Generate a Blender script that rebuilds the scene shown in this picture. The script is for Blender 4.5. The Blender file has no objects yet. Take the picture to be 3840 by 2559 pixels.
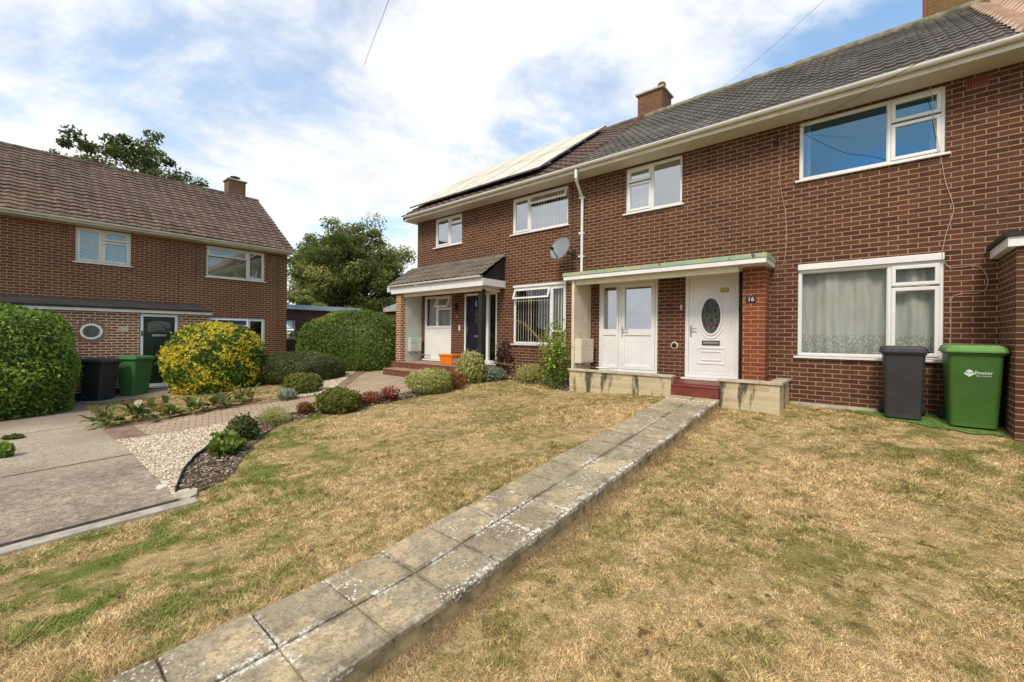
import bpy, bmesh, math, random
import numpy as np
from mathutils import Vector, Matrix
R = math.radians
random.seed(7); rng = np.random.default_rng(11)
SC = bpy.context.scene; COL = SC.collection
V = Vector

# ------------------------------------------------------------------ camera (level, about 15 mm, standing on the lawn)
F_PX, CX, CY, RHO = 1590.0, 1920.0, 1259.0, 0.010
_L = math.hypot(CX-67.0, F_PX)
SX, SZ = (CX-67.0)/_L, F_PX/_L
RV = np.array([SX, SZ, 0.]); FV = np.array([-SZ, SX, 0.]); UV_ = np.array([0, 0, 1.])
CR = RV*math.cos(RHO)+UV_*math.sin(RHO); CU = -RV*math.sin(RHO)+UV_*math.cos(RHO)
CAM = np.array([0., -8.77, 0.])
cd = bpy.data.cameras.new('camera'); cam = bpy.data.objects.new('camera', cd); COL.objects.link(cam)
cd.sensor_width = 36; cd.lens = F_PX/3840*36; cd.shift_y = -(1279.5-CY)/3840
cd.clip_start = 0.05; cd.clip_end = 2000
m = Matrix.Identity(4)
for i, a in enumerate((CR, CU, -FV)):
    for j in range(3): m[j][i] = a[j]
m.translation = V(CAM); cam.matrix_world = m
SC.camera = cam

# ------------------------------------------------------------------ sky and sun
SUNV = V((0.20, -0.80, 0.90)).normalized()
w = bpy.data.worlds.new('World'); SC.world = w; w.use_nodes = True
nt = w.node_tree; nt.nodes.clear()
def N(t, tp, **kw):
    n = t.nodes.new(tp)
    for k, v in kw.items():
        if k.startswith('i_'):
            key = k[2:].replace('_', ' ')
            n.inputs[key].default_value = v
        else: setattr(n, k, v)
    return n
def lk(t, a, ao, b, bi): t.links.new(a.outputs[ao], b.inputs[bi])
out = N(nt, 'ShaderNodeOutputWorld'); bg = N(nt, 'ShaderNodeBackground'); bg.inputs[1].default_value = 1.0
sky = N(nt, 'ShaderNodeTexSky', sky_type='NISHITA', sun_disc=False)
sky.sun_elevation = math.asin(SUNV.z); sky.sun_rotation = math.atan2(SUNV.x, SUNV.y)
sky.air_density = 1.3; sky.ozone_density = 2.0; sky.dust_density = 0.3
tc = N(nt, 'ShaderNodeTexCoord'); sep = N(nt, 'ShaderNodeSeparateXYZ'); lk(nt, tc, 'Generated', sep, 0)
def M(t, op, a, b=None, c=None, clamp=False):
    n = t.nodes.new('ShaderNodeMath'); n.operation = op; n.use_clamp = clamp
    for i, v in enumerate((a, b, c)):
        if v is None: continue
        if isinstance(v, (int, float)): n.inputs[i].default_value = v
        else: t.links.new(v, n.inputs[i])
    return n.outputs[0]
den = M(nt, 'ADD', M(nt, 'MAXIMUM', sep.outputs['Z'], 0.0), 0.22)
cx_ = M(nt, 'DIVIDE', sep.outputs['X'], den); cy_ = M(nt, 'DIVIDE', sep.outputs['Y'], den)
cmb = N(nt, 'ShaderNodeCombineXYZ'); nt.links.new(cx_, cmb.inputs[0]); nt.links.new(cy_, cmb.inputs[1])
cmb.inputs[2].default_value = 3.7
n1 = N(nt, 'ShaderNodeTexNoise', i_Scale=1.5, i_Detail=10.0, i_Roughness=0.58, i_Distortion=0.5); lk(nt, cmb, 0, n1, 'Vector')
n2 = N(nt, 'ShaderNodeTexNoise', i_Scale=4.5, i_Detail=6.0, i_Roughness=0.6); lk(nt, cmb, 0, n2, 'Vector')
nx = M(nt, 'ADD', M(nt, 'MULTIPLY', n1.outputs[0], 0.82), M(nt, 'MULTIPLY', n2.outputs[0], 0.18))
mr = N(nt, 'ShaderNodeMapRange', interpolation_type='SMOOTHSTEP'); nt.links.new(sep.outputs['X'], mr.inputs[0])
mr.inputs[1].default_value = 0.08; mr.inputs[2].default_value = -0.42; mr.inputs[3].default_value = -0.13; mr.inputs[4].default_value = 0.03
mb_ = N(nt, 'ShaderNodeMapRange'); nt.links.new(sep.outputs['Y'], mb_.inputs[0]); mb_.inputs[1].default_value = .2; mb_.inputs[2].default_value = -.6; mb_.inputs[3].default_value = 0.; mb_.inputs[4].default_value = .17
nx2 = M(nt, 'ADD', M(nt, 'ADD', nx, mr.outputs[0]), mb_.outputs[0])
cr = N(nt, 'ShaderNodeMapRange', interpolation_type='SMOOTHSTEP'); nt.links.new(nx2, cr.inputs[0])
cr.inputs[1].default_value = 0.40; cr.inputs[2].default_value = 0.60; lft = rng_w = N(nt, 'ShaderNodeMapRange', interpolation_type='SMOOTHSTEP'); nt.links.new(sep.outputs['X'], lft.inputs[0])
lft.inputs[1].default_value = 0.05; lft.inputs[2].default_value = -0.55; lft.inputs[3].default_value = 0.10; lft.inputs[4].default_value = 0.30
nt.links.new(lft.outputs[0], cr.inputs[3]); cr.inputs[4].default_value = 1.0
skm = N(nt, 'ShaderNodeMix', data_type='RGBA', blend_type='MULTIPLY'); skm.inputs[0].default_value = 1.0
lk(nt, sky, 0, skm, 6); skm.inputs[7].default_value = (0.118, 0.146, 0.158, 1)
cs = N(nt, 'ShaderNodeMapRange'); nt.links.new(n2.outputs[0], cs.inputs[0])
cs.inputs[1].default_value = 0.3; cs.inputs[2].default_value = 0.7; cs.inputs[3].default_value = 0.68; cs.inputs[4].default_value = 0.82
cw = N(nt, 'ShaderNodeMix', data_type='RGBA', blend_type='MULTIPLY'); cw.inputs[0].default_value = 1.0
cw.inputs[6].default_value = (0.97, 0.98, 1.0, 1); nt.links.new(cs.outputs[0], cw.inputs[7])
mx = N(nt, 'ShaderNodeMix', data_type='RGBA'); nt.links.new(cr.outputs[0], mx.inputs[0])
lk(nt, skm, 2, mx, 6); lk(nt, cw, 2, mx, 7); lk(nt, mx, 2, bg, 0); lk(nt, bg, 0, out, 0)
sd = bpy.data.lights.new('sun', 'SUN'); sd.energy = 2.0; sd.angle = R(15); sd.color = (1, 0.89, 0.74)
so = bpy.data.objects.new('sun', sd); COL.objects.link(so); so.rotation_euler = SUNV.to_track_quat('Z', 'Y').to_euler()
so.location = (0, -20, 20)
SC.view_settings.view_transform = 'Standard'; SC.view_settings.look = 'None'
SC.view_settings.exposure = 0.52; SC.view_settings.gamma = 1.0

# ------------------------------------------------------------------ the lie of the land
def g(x, y):
    z = -1.0 + 0.1*max(min(y, 0), -7.0) + 0.035*min(0, max(y, -14)+7.0)
    t = max(0., min(1., (-2.8-x)/2.7)); z -= 0.1*t*t*(3-2*t)
    t = max(0., min(1., (x+2.06)/0.05)); z -= 0.1*t
    return z
def ray(px, py): return FV+(px-CX)/F_PX*CR-(py-CY)/F_PX*CU
def G(px, py):
    z = -1.5; d = ray(px, py)
    for _ in range(60):
        p = CAM+d*(z-CAM[2])/d[2]; z = z+0.5*(g(p[0], p[1])-z)
    return np.array([p[0], p[1], g(p[0], p[1])])
def depth(p): return float((np.array(p)-CAM)@FV)
def projN(P):
    v = P-CAM; z = v@FV; z = np.where(z < .01, .01, z)
    return CX+F_PX*(v@CR)/z, CY-F_PX*(v@CU)/z, z

# ------------------------------------------------------------------ materials
def srgb(r, g_, b, k=1.0):
    f = lambda c: ((c/255+0.055)/1.055)**2.4 if c > 10 else c/255/12.92
    return (min(1, f(r)*k), min(1, f(g_)*k), min(1, f(b)*k), 1)
MATS = {}
def newmat(name):
    mt = bpy.data.materials.new(name); mt.use_nodes = True; t = mt.node_tree; t.nodes.clear()
    o = N(t, 'ShaderNodeOutputMaterial'); b = N(t, 'ShaderNodeBsdfPrincipled'); lk(t, b, 0, o, 0)
    MATS[name] = mt
    return mt, t, b
def mixc(t, fac, a, b, blend='MIX'):
    n = N(t, 'ShaderNodeMix', data_type='RGBA', blend_type=blend)
    for i, v in ((0, fac), (6, a), (7, b)):
        if hasattr(v, 'links') or isinstance(v, bpy.types.NodeSocket): t.links.new(v, n.inputs[i])
        else: n.inputs[i].default_value = v
    return n.outputs[2]
def rng_(t, s, a, b, c=0., d=1., smooth=True):
    n = N(t, 'ShaderNodeMapRange', interpolation_type='SMOOTHSTEP' if smooth else 'LINEAR'); t.links.new(s, n.inputs[0])
    for i, v in enumerate((a, b, c, d)): n.inputs[i+1].default_value = v
    return n.outputs[0]
def tex(t, kind='Object'): return N(t, 'ShaderNodeTexCoord').outputs[kind]
def noise(t, vec, scale, detail=4., rough=.55, dist=0., dim='3D'):
    n = N(t, 'ShaderNodeTexNoise', noise_dimensions=dim, i_Scale=scale, i_Detail=detail, i_Roughness=rough, i_Distortion=dist)
    t.links.new(vec, n.inputs['Vector']); return n.outputs[0]
def bump(t, b, h, strength=.3, dist=.01):
    n = N(t, 'ShaderNodeBump'); n.inputs['Strength'].default_value = strength; n.inputs['Distance'].default_value = dist
    t.links.new(h, n.inputs['Height']); lk(t, n, 0, b, 'Normal')
def sc(t, vec, s):
    n = N(t, 'ShaderNodeMapping'); t.links.new(vec, n.inputs[0]); n.inputs['Scale'].default_value = s; return n.outputs[0]

def plain(name, c, rough=.5, metal=0., var=.10, nscale=3., spec=.5, bmp=0., dirt=None, dfac=.3):
    mt, t, b = newmat(name); v = tex(t)
    nz = noise(t, v, nscale, 5.)
    c2 = tuple(max(0, x*(1-var*1.6)) for x in c[:3])+(1,); c1 = tuple(min(1, x*(1+var)) for x in c[:3])+(1,)
    o = mixc(t, rng_(t, nz, .3, .7), c2, c1)
    if dirt:
        nd = noise(t, v, nscale*2.3, 8., .7)
        o = mixc(t, rng_(t, nd, .5, .75, 0, dfac), o, dirt)
    t.links.new(o, b.inputs['Base Color'])
    b.inputs['Roughness'].default_value = rough; b.inputs['Metallic'].default_value = metal
    b.inputs['Specular IOR Level'].default_value = spec
    if bmp: bump(t, b, noise(t, v, nscale*12, 4.), bmp, .004)
    return mt

def brick(name, c1, c2, mortar, bw=.225, rh=.075, ms=.006, stain=None, wallstain=.35, rough=.85, offs=.5, bias=0.0, bstr=.5, third=None):
    mt, t, b = newmat(name); uv = tex(t, 'UV')
    br = N(t, 'ShaderNodeTexBrick'); br.offset = offs; br.squash = 1.0
    # edges of bricks are not perfectly straight
    wob = N(t, 'ShaderNodeTexNoise', i_Scale=9.0, i_Detail=2.0); t.links.new(uv, wob.inputs['Vector'])
    vm = N(t, 'ShaderNodeVectorMath', operation='MULTIPLY_ADD'); lk(t, wob, 1, vm, 0); vm.inputs[1].default_value = (.006, .005, 0); t.links.new(uv, vm.inputs[2])
    lk(t, vm, 0, br, 'Vector')
    br.inputs['Scale'].default_value = 1; br.inputs['Brick Width'].default_value = bw; br.inputs['Row Height'].default_value = rh
    br.inputs['Mortar Size'].default_value = ms; br.inputs['Mortar Smooth'].default_value = .15; br.inputs['Bias'].default_value = bias
    br.inputs['Color1'].default_value = c1; br.inputs['Color2'].default_value = c2; br.inputs['Mortar'].default_value = mortar
    o = br.outputs[0]; fac = br.outputs[1]
    if third:
        b2 = N(t, 'ShaderNodeTexBrick'); b2.offset = offs; lk(t, vm, 0, b2, 'Vector')
        for k, v in (('Scale', 1), ('Brick Width', bw), ('Row Height', rh), ('Mortar Size', 0), ('Bias', -.55)): b2.inputs[k].default_value = v
        b2.inputs['Color1'].default_value = (0, 0, 0, 1); b2.inputs['Color2'].default_value = (1, 1, 1, 1)
        msk = M(t, 'MULTIPLY', rng_(t, b2.outputs[0], .25, .8, 0, .8), M(t, 'SUBTRACT', 1., fac))
        o = mixc(t, msk, o, third)
    fine = noise(t, uv, 60., 5., .7)
    o = mixc(t, rng_(t, fine, .3, .75, .0, .45), o, (0.02, .014, .012, 1), 'MIX')
    o = mixc(t, rng_(t, noise(t, uv, 0.55, 6., .6), .35, .7, 0, wallstain), o, stain or (.03, .02, .016, 1))
    o = mixc(t, rng_(t, noise(t, sc(t, uv, (5., .35, 1)), 1., 5., .6), .52, .72, 0, .30), o, tuple(x*.5 for x in c1[:3])+(1,))
    sp = N(t, 'ShaderNodeTexVoronoi', i_Scale=2.3); t.links.new(uv, sp.inputs['Vector'])
    o = mixc(t, rng_(t, sp.outputs[0], .045, .02, 0, .55), o, (.45, .33, .24, 1))
    t.links.new(o, b.inputs['Base Color']); b.inputs['Roughness'].default_value = rough
    b.inputs['Specular IOR Level'].default_value = .25
    h = M(t, 'ADD', M(t, 'SUBTRACT', 1., fac), M(t, 'MULTIPLY', fine, .35))
    bump(t, b, h, bstr, .008)
    return mt
brick('brick_terrace', srgb(82, 50, 38), srgb(110, 71, 54), srgb(184, 148, 116), ms=.0066, third=srgb(58, 40, 36), stain=srgb(58, 40, 33), wallstain=.28)
brick('brick_pillar', srgb(128, 66, 46), srgb(146, 82, 58), srgb(204, 152, 112), third=srgb(128, 62, 46), wallstain=.14)
brick('brick_left', srgb(104, 62, 44), srgb(122, 78, 58), srgb(196, 154, 112), ms=.0085, third=srgb(84, 54, 44), stain=srgb(70, 46, 38), wallstain=.22)
brick('brick_left_porch', srgb(132, 82, 68), srgb(154, 100, 82), srgb(240, 208, 170), ms=.012, third=srgb(104, 68, 60), wallstain=.08)
brick('brick_far', srgb(92, 66, 54), srgb(118, 88, 70), srgb(130, 108, 88), third=srgb(80, 60, 54), wallstain=.4)
brick('brick_step', srgb(120, 74, 60), srgb(142, 94, 76), srgb(110, 80, 66), bw=.075, rh=.225, ms=.005, offs=0., wallstain=.25)
brick('stone_block', srgb(220, 204, 168), srgb(196, 178, 142), srgb(232, 214, 176), bw=.24, rh=.072, ms=.006, third=srgb(166, 148, 116), wallstain=.0, bstr=1.0)
brick('chimney_brick', srgb(112, 74, 56), srgb(132, 92, 68), srgb(150, 122, 96), third=srgb(86, 62, 54), stain=srgb(120, 104, 60), wallstain=.3)
def chimney_lichen():
    mt = brick('chimney_lichen', srgb(106, 76, 54), srgb(126, 94, 66), srgb(150, 126, 90), stain=srgb(128, 104, 56), wallstain=.6)
chimney_lichen()
def stone_stained():
    t = MATS['stone_block'].node_tree; b = [n for n in t.nodes if n.type == 'BSDF_PRINCIPLED'][0]
    src = b.inputs['Base Color'].links[0].from_socket; uv = tex(t, 'UV')
    st = noise(t, sc(t, uv, (3.2, .55, 1)), 1.2, 6., .62)
    o = mixc(t, rng_(t, st, .51, .60, 0, .88), src, srgb(52, 46, 36))
    o = mixc(t, rng_(t, noise(t, uv, 30., 5., .7), .52, .7, 0, .5), o, srgb(214, 204, 178))
    t.links.new(o, b.inputs['Base Color'])
stone_stained()

def tiles(name, c1, c2, lich, tw, th, lf=.3, rough=.85, patch=None, pedge=None):
    """roof tiles: uv is in metres, one random tone per tile, lichen spots"""
    mt, t, b = newmat(name); uv = tex(t, 'UV')
    s = N(t, 'ShaderNodeMapping'); t.links.new(uv, s.inputs[0]); s.inputs['Scale'].default_value = (1/tw, 1/th, 1)
    fl = N(t, 'ShaderNodeVectorMath', operation='FLOOR'); lk(t, s, 0, fl, 0)
    wn = N(t, 'ShaderNodeTexWhiteNoise', noise_dimensions='2D'); lk(t, fl, 0, wn, 0)
    o = mixc(t, wn.outputs[0], c1, c2)
    if patch:
        sp = N(t, 'ShaderNodeSeparateXYZ'); t.links.new(uv, sp.inputs[0])
        e = M(t, 'ADD', sp.outputs[0], M(t, 'MULTIPLY', noise(t, uv, 1.2, 3.), 1.4))
        o = mixc(t, rng_(t, e, pedge+.9, pedge-.1+.5), o, patch)
    nz = noise(t, uv, 14., 7., .75)
    o = mixc(t, rng_(t, nz, .52, .66, 0, lf), o, lich)
    o = mixc(t, rng_(t, noise(t, uv, 1.1, 5., .6), .4, .72, 0, .35), o, tuple(x*.45 for x in c1[:3])+(1,))
    vz = N(t, 'ShaderNodeTexVoronoi', i_Scale=3.6); t.links.new(uv, vz.inputs['Vector'])
    o = mixc(t, rng_(t, vz.outputs[0], .09, .04, 0, lf*1.6), o, srgb(196, 190, 170))
    t.links.new(o, b.inputs['Base Color']); b.inputs['Roughness'].default_value = rough; b.inputs['Specular IOR Level'].default_value = .3
    bump(t, b, noise(t, uv, 40., 5., .7), .35, .01)
    return mt
tiles('tile_dark', srgb(88, 84, 78), srgb(114, 108, 99), srgb(160, 154, 124), .30, .30, .30, patch=srgb(100, 80, 68), pedge=-5.2)
tiles('tile_pink', srgb(204, 178, 158), srgb(222, 196, 176), srgb(150, 120, 102), .30, .30, .15)
tiles('tile_brown', srgb(100, 80, 66), srgb(124, 102, 86), srgb(190, 178, 156), .30, .25, .60)
tiles('tile_porch', srgb(94, 86, 76), srgb(114, 104, 90), srgb(184, 178, 150), .24, .28, .45)
plain('ridge_tile', srgb(126, 120, 98), .9, var=.3, nscale=6, dirt=srgb(72, 68, 56), dfac=.6)
plain('ridge_brown', srgb(104, 84, 72), .9, var=.3, nscale=6, dirt=srgb(70, 66, 50), dfac=.6)
plain('upvc', srgb(228, 228, 226), .32, var=.03, nscale=2., dirt=srgb(186, 182, 168), dfac=.22)
plain('upvc_dirty', srgb(220, 214, 198), .4, var=.05, dirt=srgb(150, 144, 124), dfac=.35)
plain('soffit', srgb(206, 198, 184), .5, var=.05, nscale=2)
plain('cream_paint', srgb(214, 204, 180), .7, var=.05, dirt=srgb(170, 156, 126), dfac=.3)
plain('pale_green_paint', srgb(186, 192, 180), .7, var=.04)
plain('door_black_blue', srgb(26, 28, 44), .35, var=.05)
plain('door_green', srgb(22, 38, 32), .38, var=.08)
plain('black_wood', srgb(40, 38, 34), .6, var=.2, bmp=.3)
plain('black_plastic', srgb(30, 30, 32), .55)
plain('bin_grey', srgb(50, 50, 54), .55, var=.10, nscale=2.5, bmp=.1, dirt=srgb(92, 90, 86), dfac=.25)
plain('bin_green', srgb(62, 102, 40), .48, var=.10, nscale=2.2, bmp=.1, dirt=srgb(60, 84, 36), dfac=.4)
plain('bin_green_lid', srgb(98, 146, 72), .48, var=.07, nscale=3)
plain('bin_green_old', srgb(66, 112, 62), .5, var=.08, nscale=3)
plain('rubber', srgb(34, 34, 34), .85)
plain('white_mark', srgb(206, 222, 214), .6)
plain('steel', srgb(190, 190, 188), .3, metal=.9, var=.03)
plain('brass', srgb(176, 150, 70), .4, metal=.7, var=.1)
plain('dish_grey', srgb(120, 130, 134), .5, var=.06, dirt=srgb(118, 124, 122), dfac=.3)
plain('orange_plastic', srgb(236, 124, 22), .45, var=.04)
plain('red_tile', srgb(118, 52, 42), .5, var=.18, nscale=6)
plain('grey_felt', srgb(96, 84, 78), .9, var=.2)
plain('dark_felt', srgb(52, 46, 42), .9, var=.2)
plain('blue_sheet', srgb(128, 150, 164), .5, var=.1, nscale=1)
plain('pale_sheet', srgb(196, 206, 214), .5, var=.12, nscale=1)
plain('coping', srgb(186, 176, 154), .85, var=.15, nscale=6, bmp=.4, dirt=srgb(110, 102, 84), dfac=.6)
plain('lead', srgb(120, 122, 124), .6, var=.2)
plain('bark', srgb(92, 76, 60), .9, var=.35, nscale=4, bmp=.6)
plain('cable_dark', srgb(70, 62, 56), .7)
plain('cable_pale', srgb(176, 160, 144), .7)
plain('iron', srgb(18, 18, 20), .5)
plain('arch_brick', srgb(150, 112, 84), .9, var=.2)
plain('turf', srgb(92, 124, 50), 1., var=.3, nscale=14, bmp=.8, dirt=srgb(136, 124, 70), dfac=.8)
plain('mat_black', srgb(34, 34, 36), .95, bmp=.5)
plain('terracotta', srgb(150, 76, 54), .85)
plain('room', srgb(70, 66, 60), .9)
plain('gap_shade', srgb(18, 18, 18), .5)  # near-black painted as shade for the opening beside the front door
plain('lamp_metal', srgb(50, 42, 38), .5)
plain('step_tread', srgb(164, 128, 106), .85, var=.15, nscale=4, dirt=srgb(112, 84, 70), dfac=.4)
plain('concrete_kerb', srgb(176, 168, 150), .9, var=.18, nscale=5, bmp=.5, dirt=srgb(112, 104, 90), dfac=.6)
plain('gap_soil', srgb(58, 46, 36), 1., var=.3, nscale=8)
plain('soil', srgb(84, 66, 50), 1., var=.3, nscale=8, bmp=.6)

def green_felt():
    mt, t, b = newmat('green_felt'); v = tex(t)
    o = mixc(t, rng_(t, noise(t, v, 5., 6., .65), .42, .6), srgb(146, 172, 146), srgb(172, 178, 130))
    o = mixc(t, rng_(t, noise(t, sc(t, v, (9, 4, 4)), 1.6, 4.), .62, .7, 0, .9), o, srgb(84, 84, 66))
    t.links.new(o, b.inputs['Base Color']); b.inputs['Roughness'].default_value = .85
    bump(t, b, noise(t, v, 25., 4.), .5, .01)
green_felt()

def panel_glass():
    mt, t, b = newmat('solar_glass'); uv = tex(t, 'UV')
    o = mixc(t, rng_(t, noise(t, uv, 1.6, 6., .6), .35, .7), srgb(214, 208, 188), srgb(198, 194, 174))  # pale glare of the reflected sky put into the panels' base colour
    o = mixc(t, rng_(t, noise(t, uv, 3., 6., .7), .50, .70, 0, .5), o, srgb(150, 150, 130))
    t.links.new(o, b.inputs['Base Color']); b.inputs['Roughness'].default_value = .5
    b.inputs['Specular IOR Level'].default_value = .35
panel_glass()

def glass(name, tint=(.55, .6, .58, 1), refl=.16, rough=.0, wave=.0, gcol=(.92, .96, 1, 1)):
    mt = bpy.data.materials.new(name); mt.use_nodes = True; t = mt.node_tree; t.nodes.clear(); MATS[name] = mt
    o = N(t, 'ShaderNodeOutputMaterial'); tr = N(t, 'ShaderNodeBsdfTransparent'); gl = N(t, 'ShaderNodeBsdfGlossy')
    tr.inputs[0].default_value = tint; gl.inputs['Roughness'].default_value = rough; gl.inputs[0].default_value = gcol
    ge = N(t, 'ShaderNodeNewGeometry'); dt = N(t, 'ShaderNodeVectorMath', operation='DOT_PRODUCT'); lk(t, ge, 'Incoming', dt, 0); lk(t, ge, 'Normal', dt, 1)
    sch = M(t, 'POWER', M(t, 'SUBTRACT', 1., M(t, 'ABSOLUTE', dt.outputs['Value'])), 4.)
    fac = M(t, 'ADD', M(t, 'MULTIPLY', sch, .9), refl+.05, clamp=True)
    mixs = N(t, 'ShaderNodeMixShader'); t.links.new(fac, mixs.inputs[0]); lk(t, tr, 0, mixs, 1); lk(t, gl, 0, mixs, 2); lk(t, mixs, 0, o, 0)
    bn = N(t, 'ShaderNodeBump'); bn.inputs['Strength'].default_value = .06; bn.inputs['Distance'].default_value = .02
    t.links.new(noise(t, tex(t), 1.2, 2.), bn.inputs['Height']); lk(t, bn, 0, gl, 'Normal'); return mt
glass('glass', tint=(.86, .9, .88, 1), refl=.10); glass('glass_bright', refl=.40, tint=(.8, .84, .84, 1)); glass('glass_sky_tint', refl=.36, tint=(.7, .8, .85, 1), gcol=(.20, .40, .58, 1)); glass('glass_low', refl=.03, tint=(.93, .94, .93, 1))  # the blue one tints its reflection to deepen the mirrored sky

def cloth(name, c, transl=.35, lace=False):
    mt, t, b = newmat(name); v = tex(t)
    t.links.new(mixc(t, rng_(t, noise(t, sc(t, v, (6, 6, .8)), 2., 4.), .3, .7), c, tuple(x*.78 for x in c[:3])+(1,)), b.inputs['Base Color'])
    b.inputs['Roughness'].default_value = .9
    o = [n for n in t.nodes if n.type == 'OUTPUT_MATERIAL'][0]
    tl = N(t, 'ShaderNodeBsdfTranslucent'); tl.inputs[0].default_value = c
    ms = N(t, 'ShaderNodeMixShader'); ms.inputs[0].default_value = transl; lk(t, b, 0, ms, 1); lk(t, tl, 0, ms, 2); lk(t, ms, 0, o, 0)
    if lace:
        tr = N(t, 'ShaderNodeBsdfTransparent'); m2 = N(t, 'ShaderNodeMixShader')
        vz = N(t, 'ShaderNodeTexVoronoi', i_Scale=26.); t.links.new(v, vz.inputs['Vector'])
        sp = N(t, 'ShaderNodeSeparateXYZ'); t.links.new(v, sp.inputs[0])
        low = rng_(t, sp.outputs[2], lace+.28, lace+.2)
        f = M(t, 'MAXIMUM', M(t, 'MULTIPLY', rng_(t, vz.outputs[0], .3, .5), low), 0.)
        f2 = M(t, 'ADD', M(t, 'MULTIPLY', M(t, 'SUBTRACT', 1., low), .10), M(t, 'MULTIPLY', f, .35))
        t.links.new(f2, m2.inputs[0]); lk(t, ms, 0, m2, 1); lk(t, tr, 0, m2, 2); lk(t, m2, 0, o, 0)
cloth('net_curtain', srgb(232, 236, 228), lace=-0.28+1.2)
cloth('curtain', srgb(228, 230, 224)); cloth('blind_slat', srgb(222, 218, 204), .2); cloth('blind_beige', srgb(214, 196, 156), .2)
cloth('blind_white', srgb(226, 228, 226), .3); cloth('net_grey', srgb(214, 216, 214), .4)

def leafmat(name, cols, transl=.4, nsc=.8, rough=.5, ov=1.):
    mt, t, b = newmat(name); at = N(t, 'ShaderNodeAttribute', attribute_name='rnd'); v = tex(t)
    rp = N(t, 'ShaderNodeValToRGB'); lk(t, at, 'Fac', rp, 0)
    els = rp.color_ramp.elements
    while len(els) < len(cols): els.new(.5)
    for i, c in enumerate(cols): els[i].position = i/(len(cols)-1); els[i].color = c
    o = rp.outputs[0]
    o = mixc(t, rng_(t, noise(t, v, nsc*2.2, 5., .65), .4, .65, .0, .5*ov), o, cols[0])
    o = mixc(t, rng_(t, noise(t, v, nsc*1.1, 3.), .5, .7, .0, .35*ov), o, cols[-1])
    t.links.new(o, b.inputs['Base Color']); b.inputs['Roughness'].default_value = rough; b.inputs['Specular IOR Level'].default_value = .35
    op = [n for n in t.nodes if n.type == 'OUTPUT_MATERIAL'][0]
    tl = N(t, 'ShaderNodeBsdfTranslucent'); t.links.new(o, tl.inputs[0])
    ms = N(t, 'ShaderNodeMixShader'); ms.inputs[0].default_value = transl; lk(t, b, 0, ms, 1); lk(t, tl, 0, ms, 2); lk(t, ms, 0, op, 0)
leafmat('leaf_hedge', [srgb(64, 81, 28), srgb(101, 125, 46), srgb(163, 179, 80)])
leafmat('leaf_hedge_front', [srgb(70, 94, 29), srgb(117, 152, 55), srgb(196, 211, 93)])
leafmat('leaf_dark', [srgb(62, 72, 39), srgb(90, 102, 49), srgb(129, 134, 70)])
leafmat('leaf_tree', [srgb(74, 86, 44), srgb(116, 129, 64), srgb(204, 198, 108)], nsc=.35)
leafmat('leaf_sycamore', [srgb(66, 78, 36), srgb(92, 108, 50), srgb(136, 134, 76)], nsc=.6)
leafmat('leaf_yellow', [srgb(62, 92, 34), srgb(112, 138, 48), srgb(206, 196, 64), srgb(250, 222, 84)], nsc=1., ov=.1)
leafmat('leaf_olive', [srgb(86, 92, 34), srgb(118, 122, 46), srgb(156, 156, 72)])
leafmat('leaf_pale', [srgb(129, 140, 69), srgb(188, 184, 103), srgb(215, 210, 163)])
leafmat('leaf_bergenia', [srgb(58, 70, 34), srgb(84, 110, 46), srgb(112, 136, 58), srgb(140, 132, 58), srgb(150, 110, 60), srgb(206, 204, 158)], nsc=3., ov=.5)
leafmat('leaf_red', [srgb(110, 34, 30), srgb(150, 60, 48), srgb(190, 110, 90)])
leafmat('leaf_purple', [srgb(50, 26, 28), srgb(72, 38, 40), srgb(100, 56, 50)])
leafmat('leaf_silver', [srgb(104, 116, 96), srgb(140, 150, 128), srgb(176, 184, 160)])
leafmat('leaf_orange', [srgb(120, 70, 40), srgb(160, 96, 60), srgb(120, 110, 50)])
leafmat('petal_white', [srgb(210, 206, 190), srgb(230, 228, 216), srgb(240, 240, 236)])
leafmat('petal_pink', [srgb(200, 90, 110), srgb(220, 130, 150), srgb(236, 214, 214)])
leafmat('leaf_straw', [srgb(168, 144, 84), srgb(196, 174, 104), srgb(150, 150, 70)])

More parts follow.
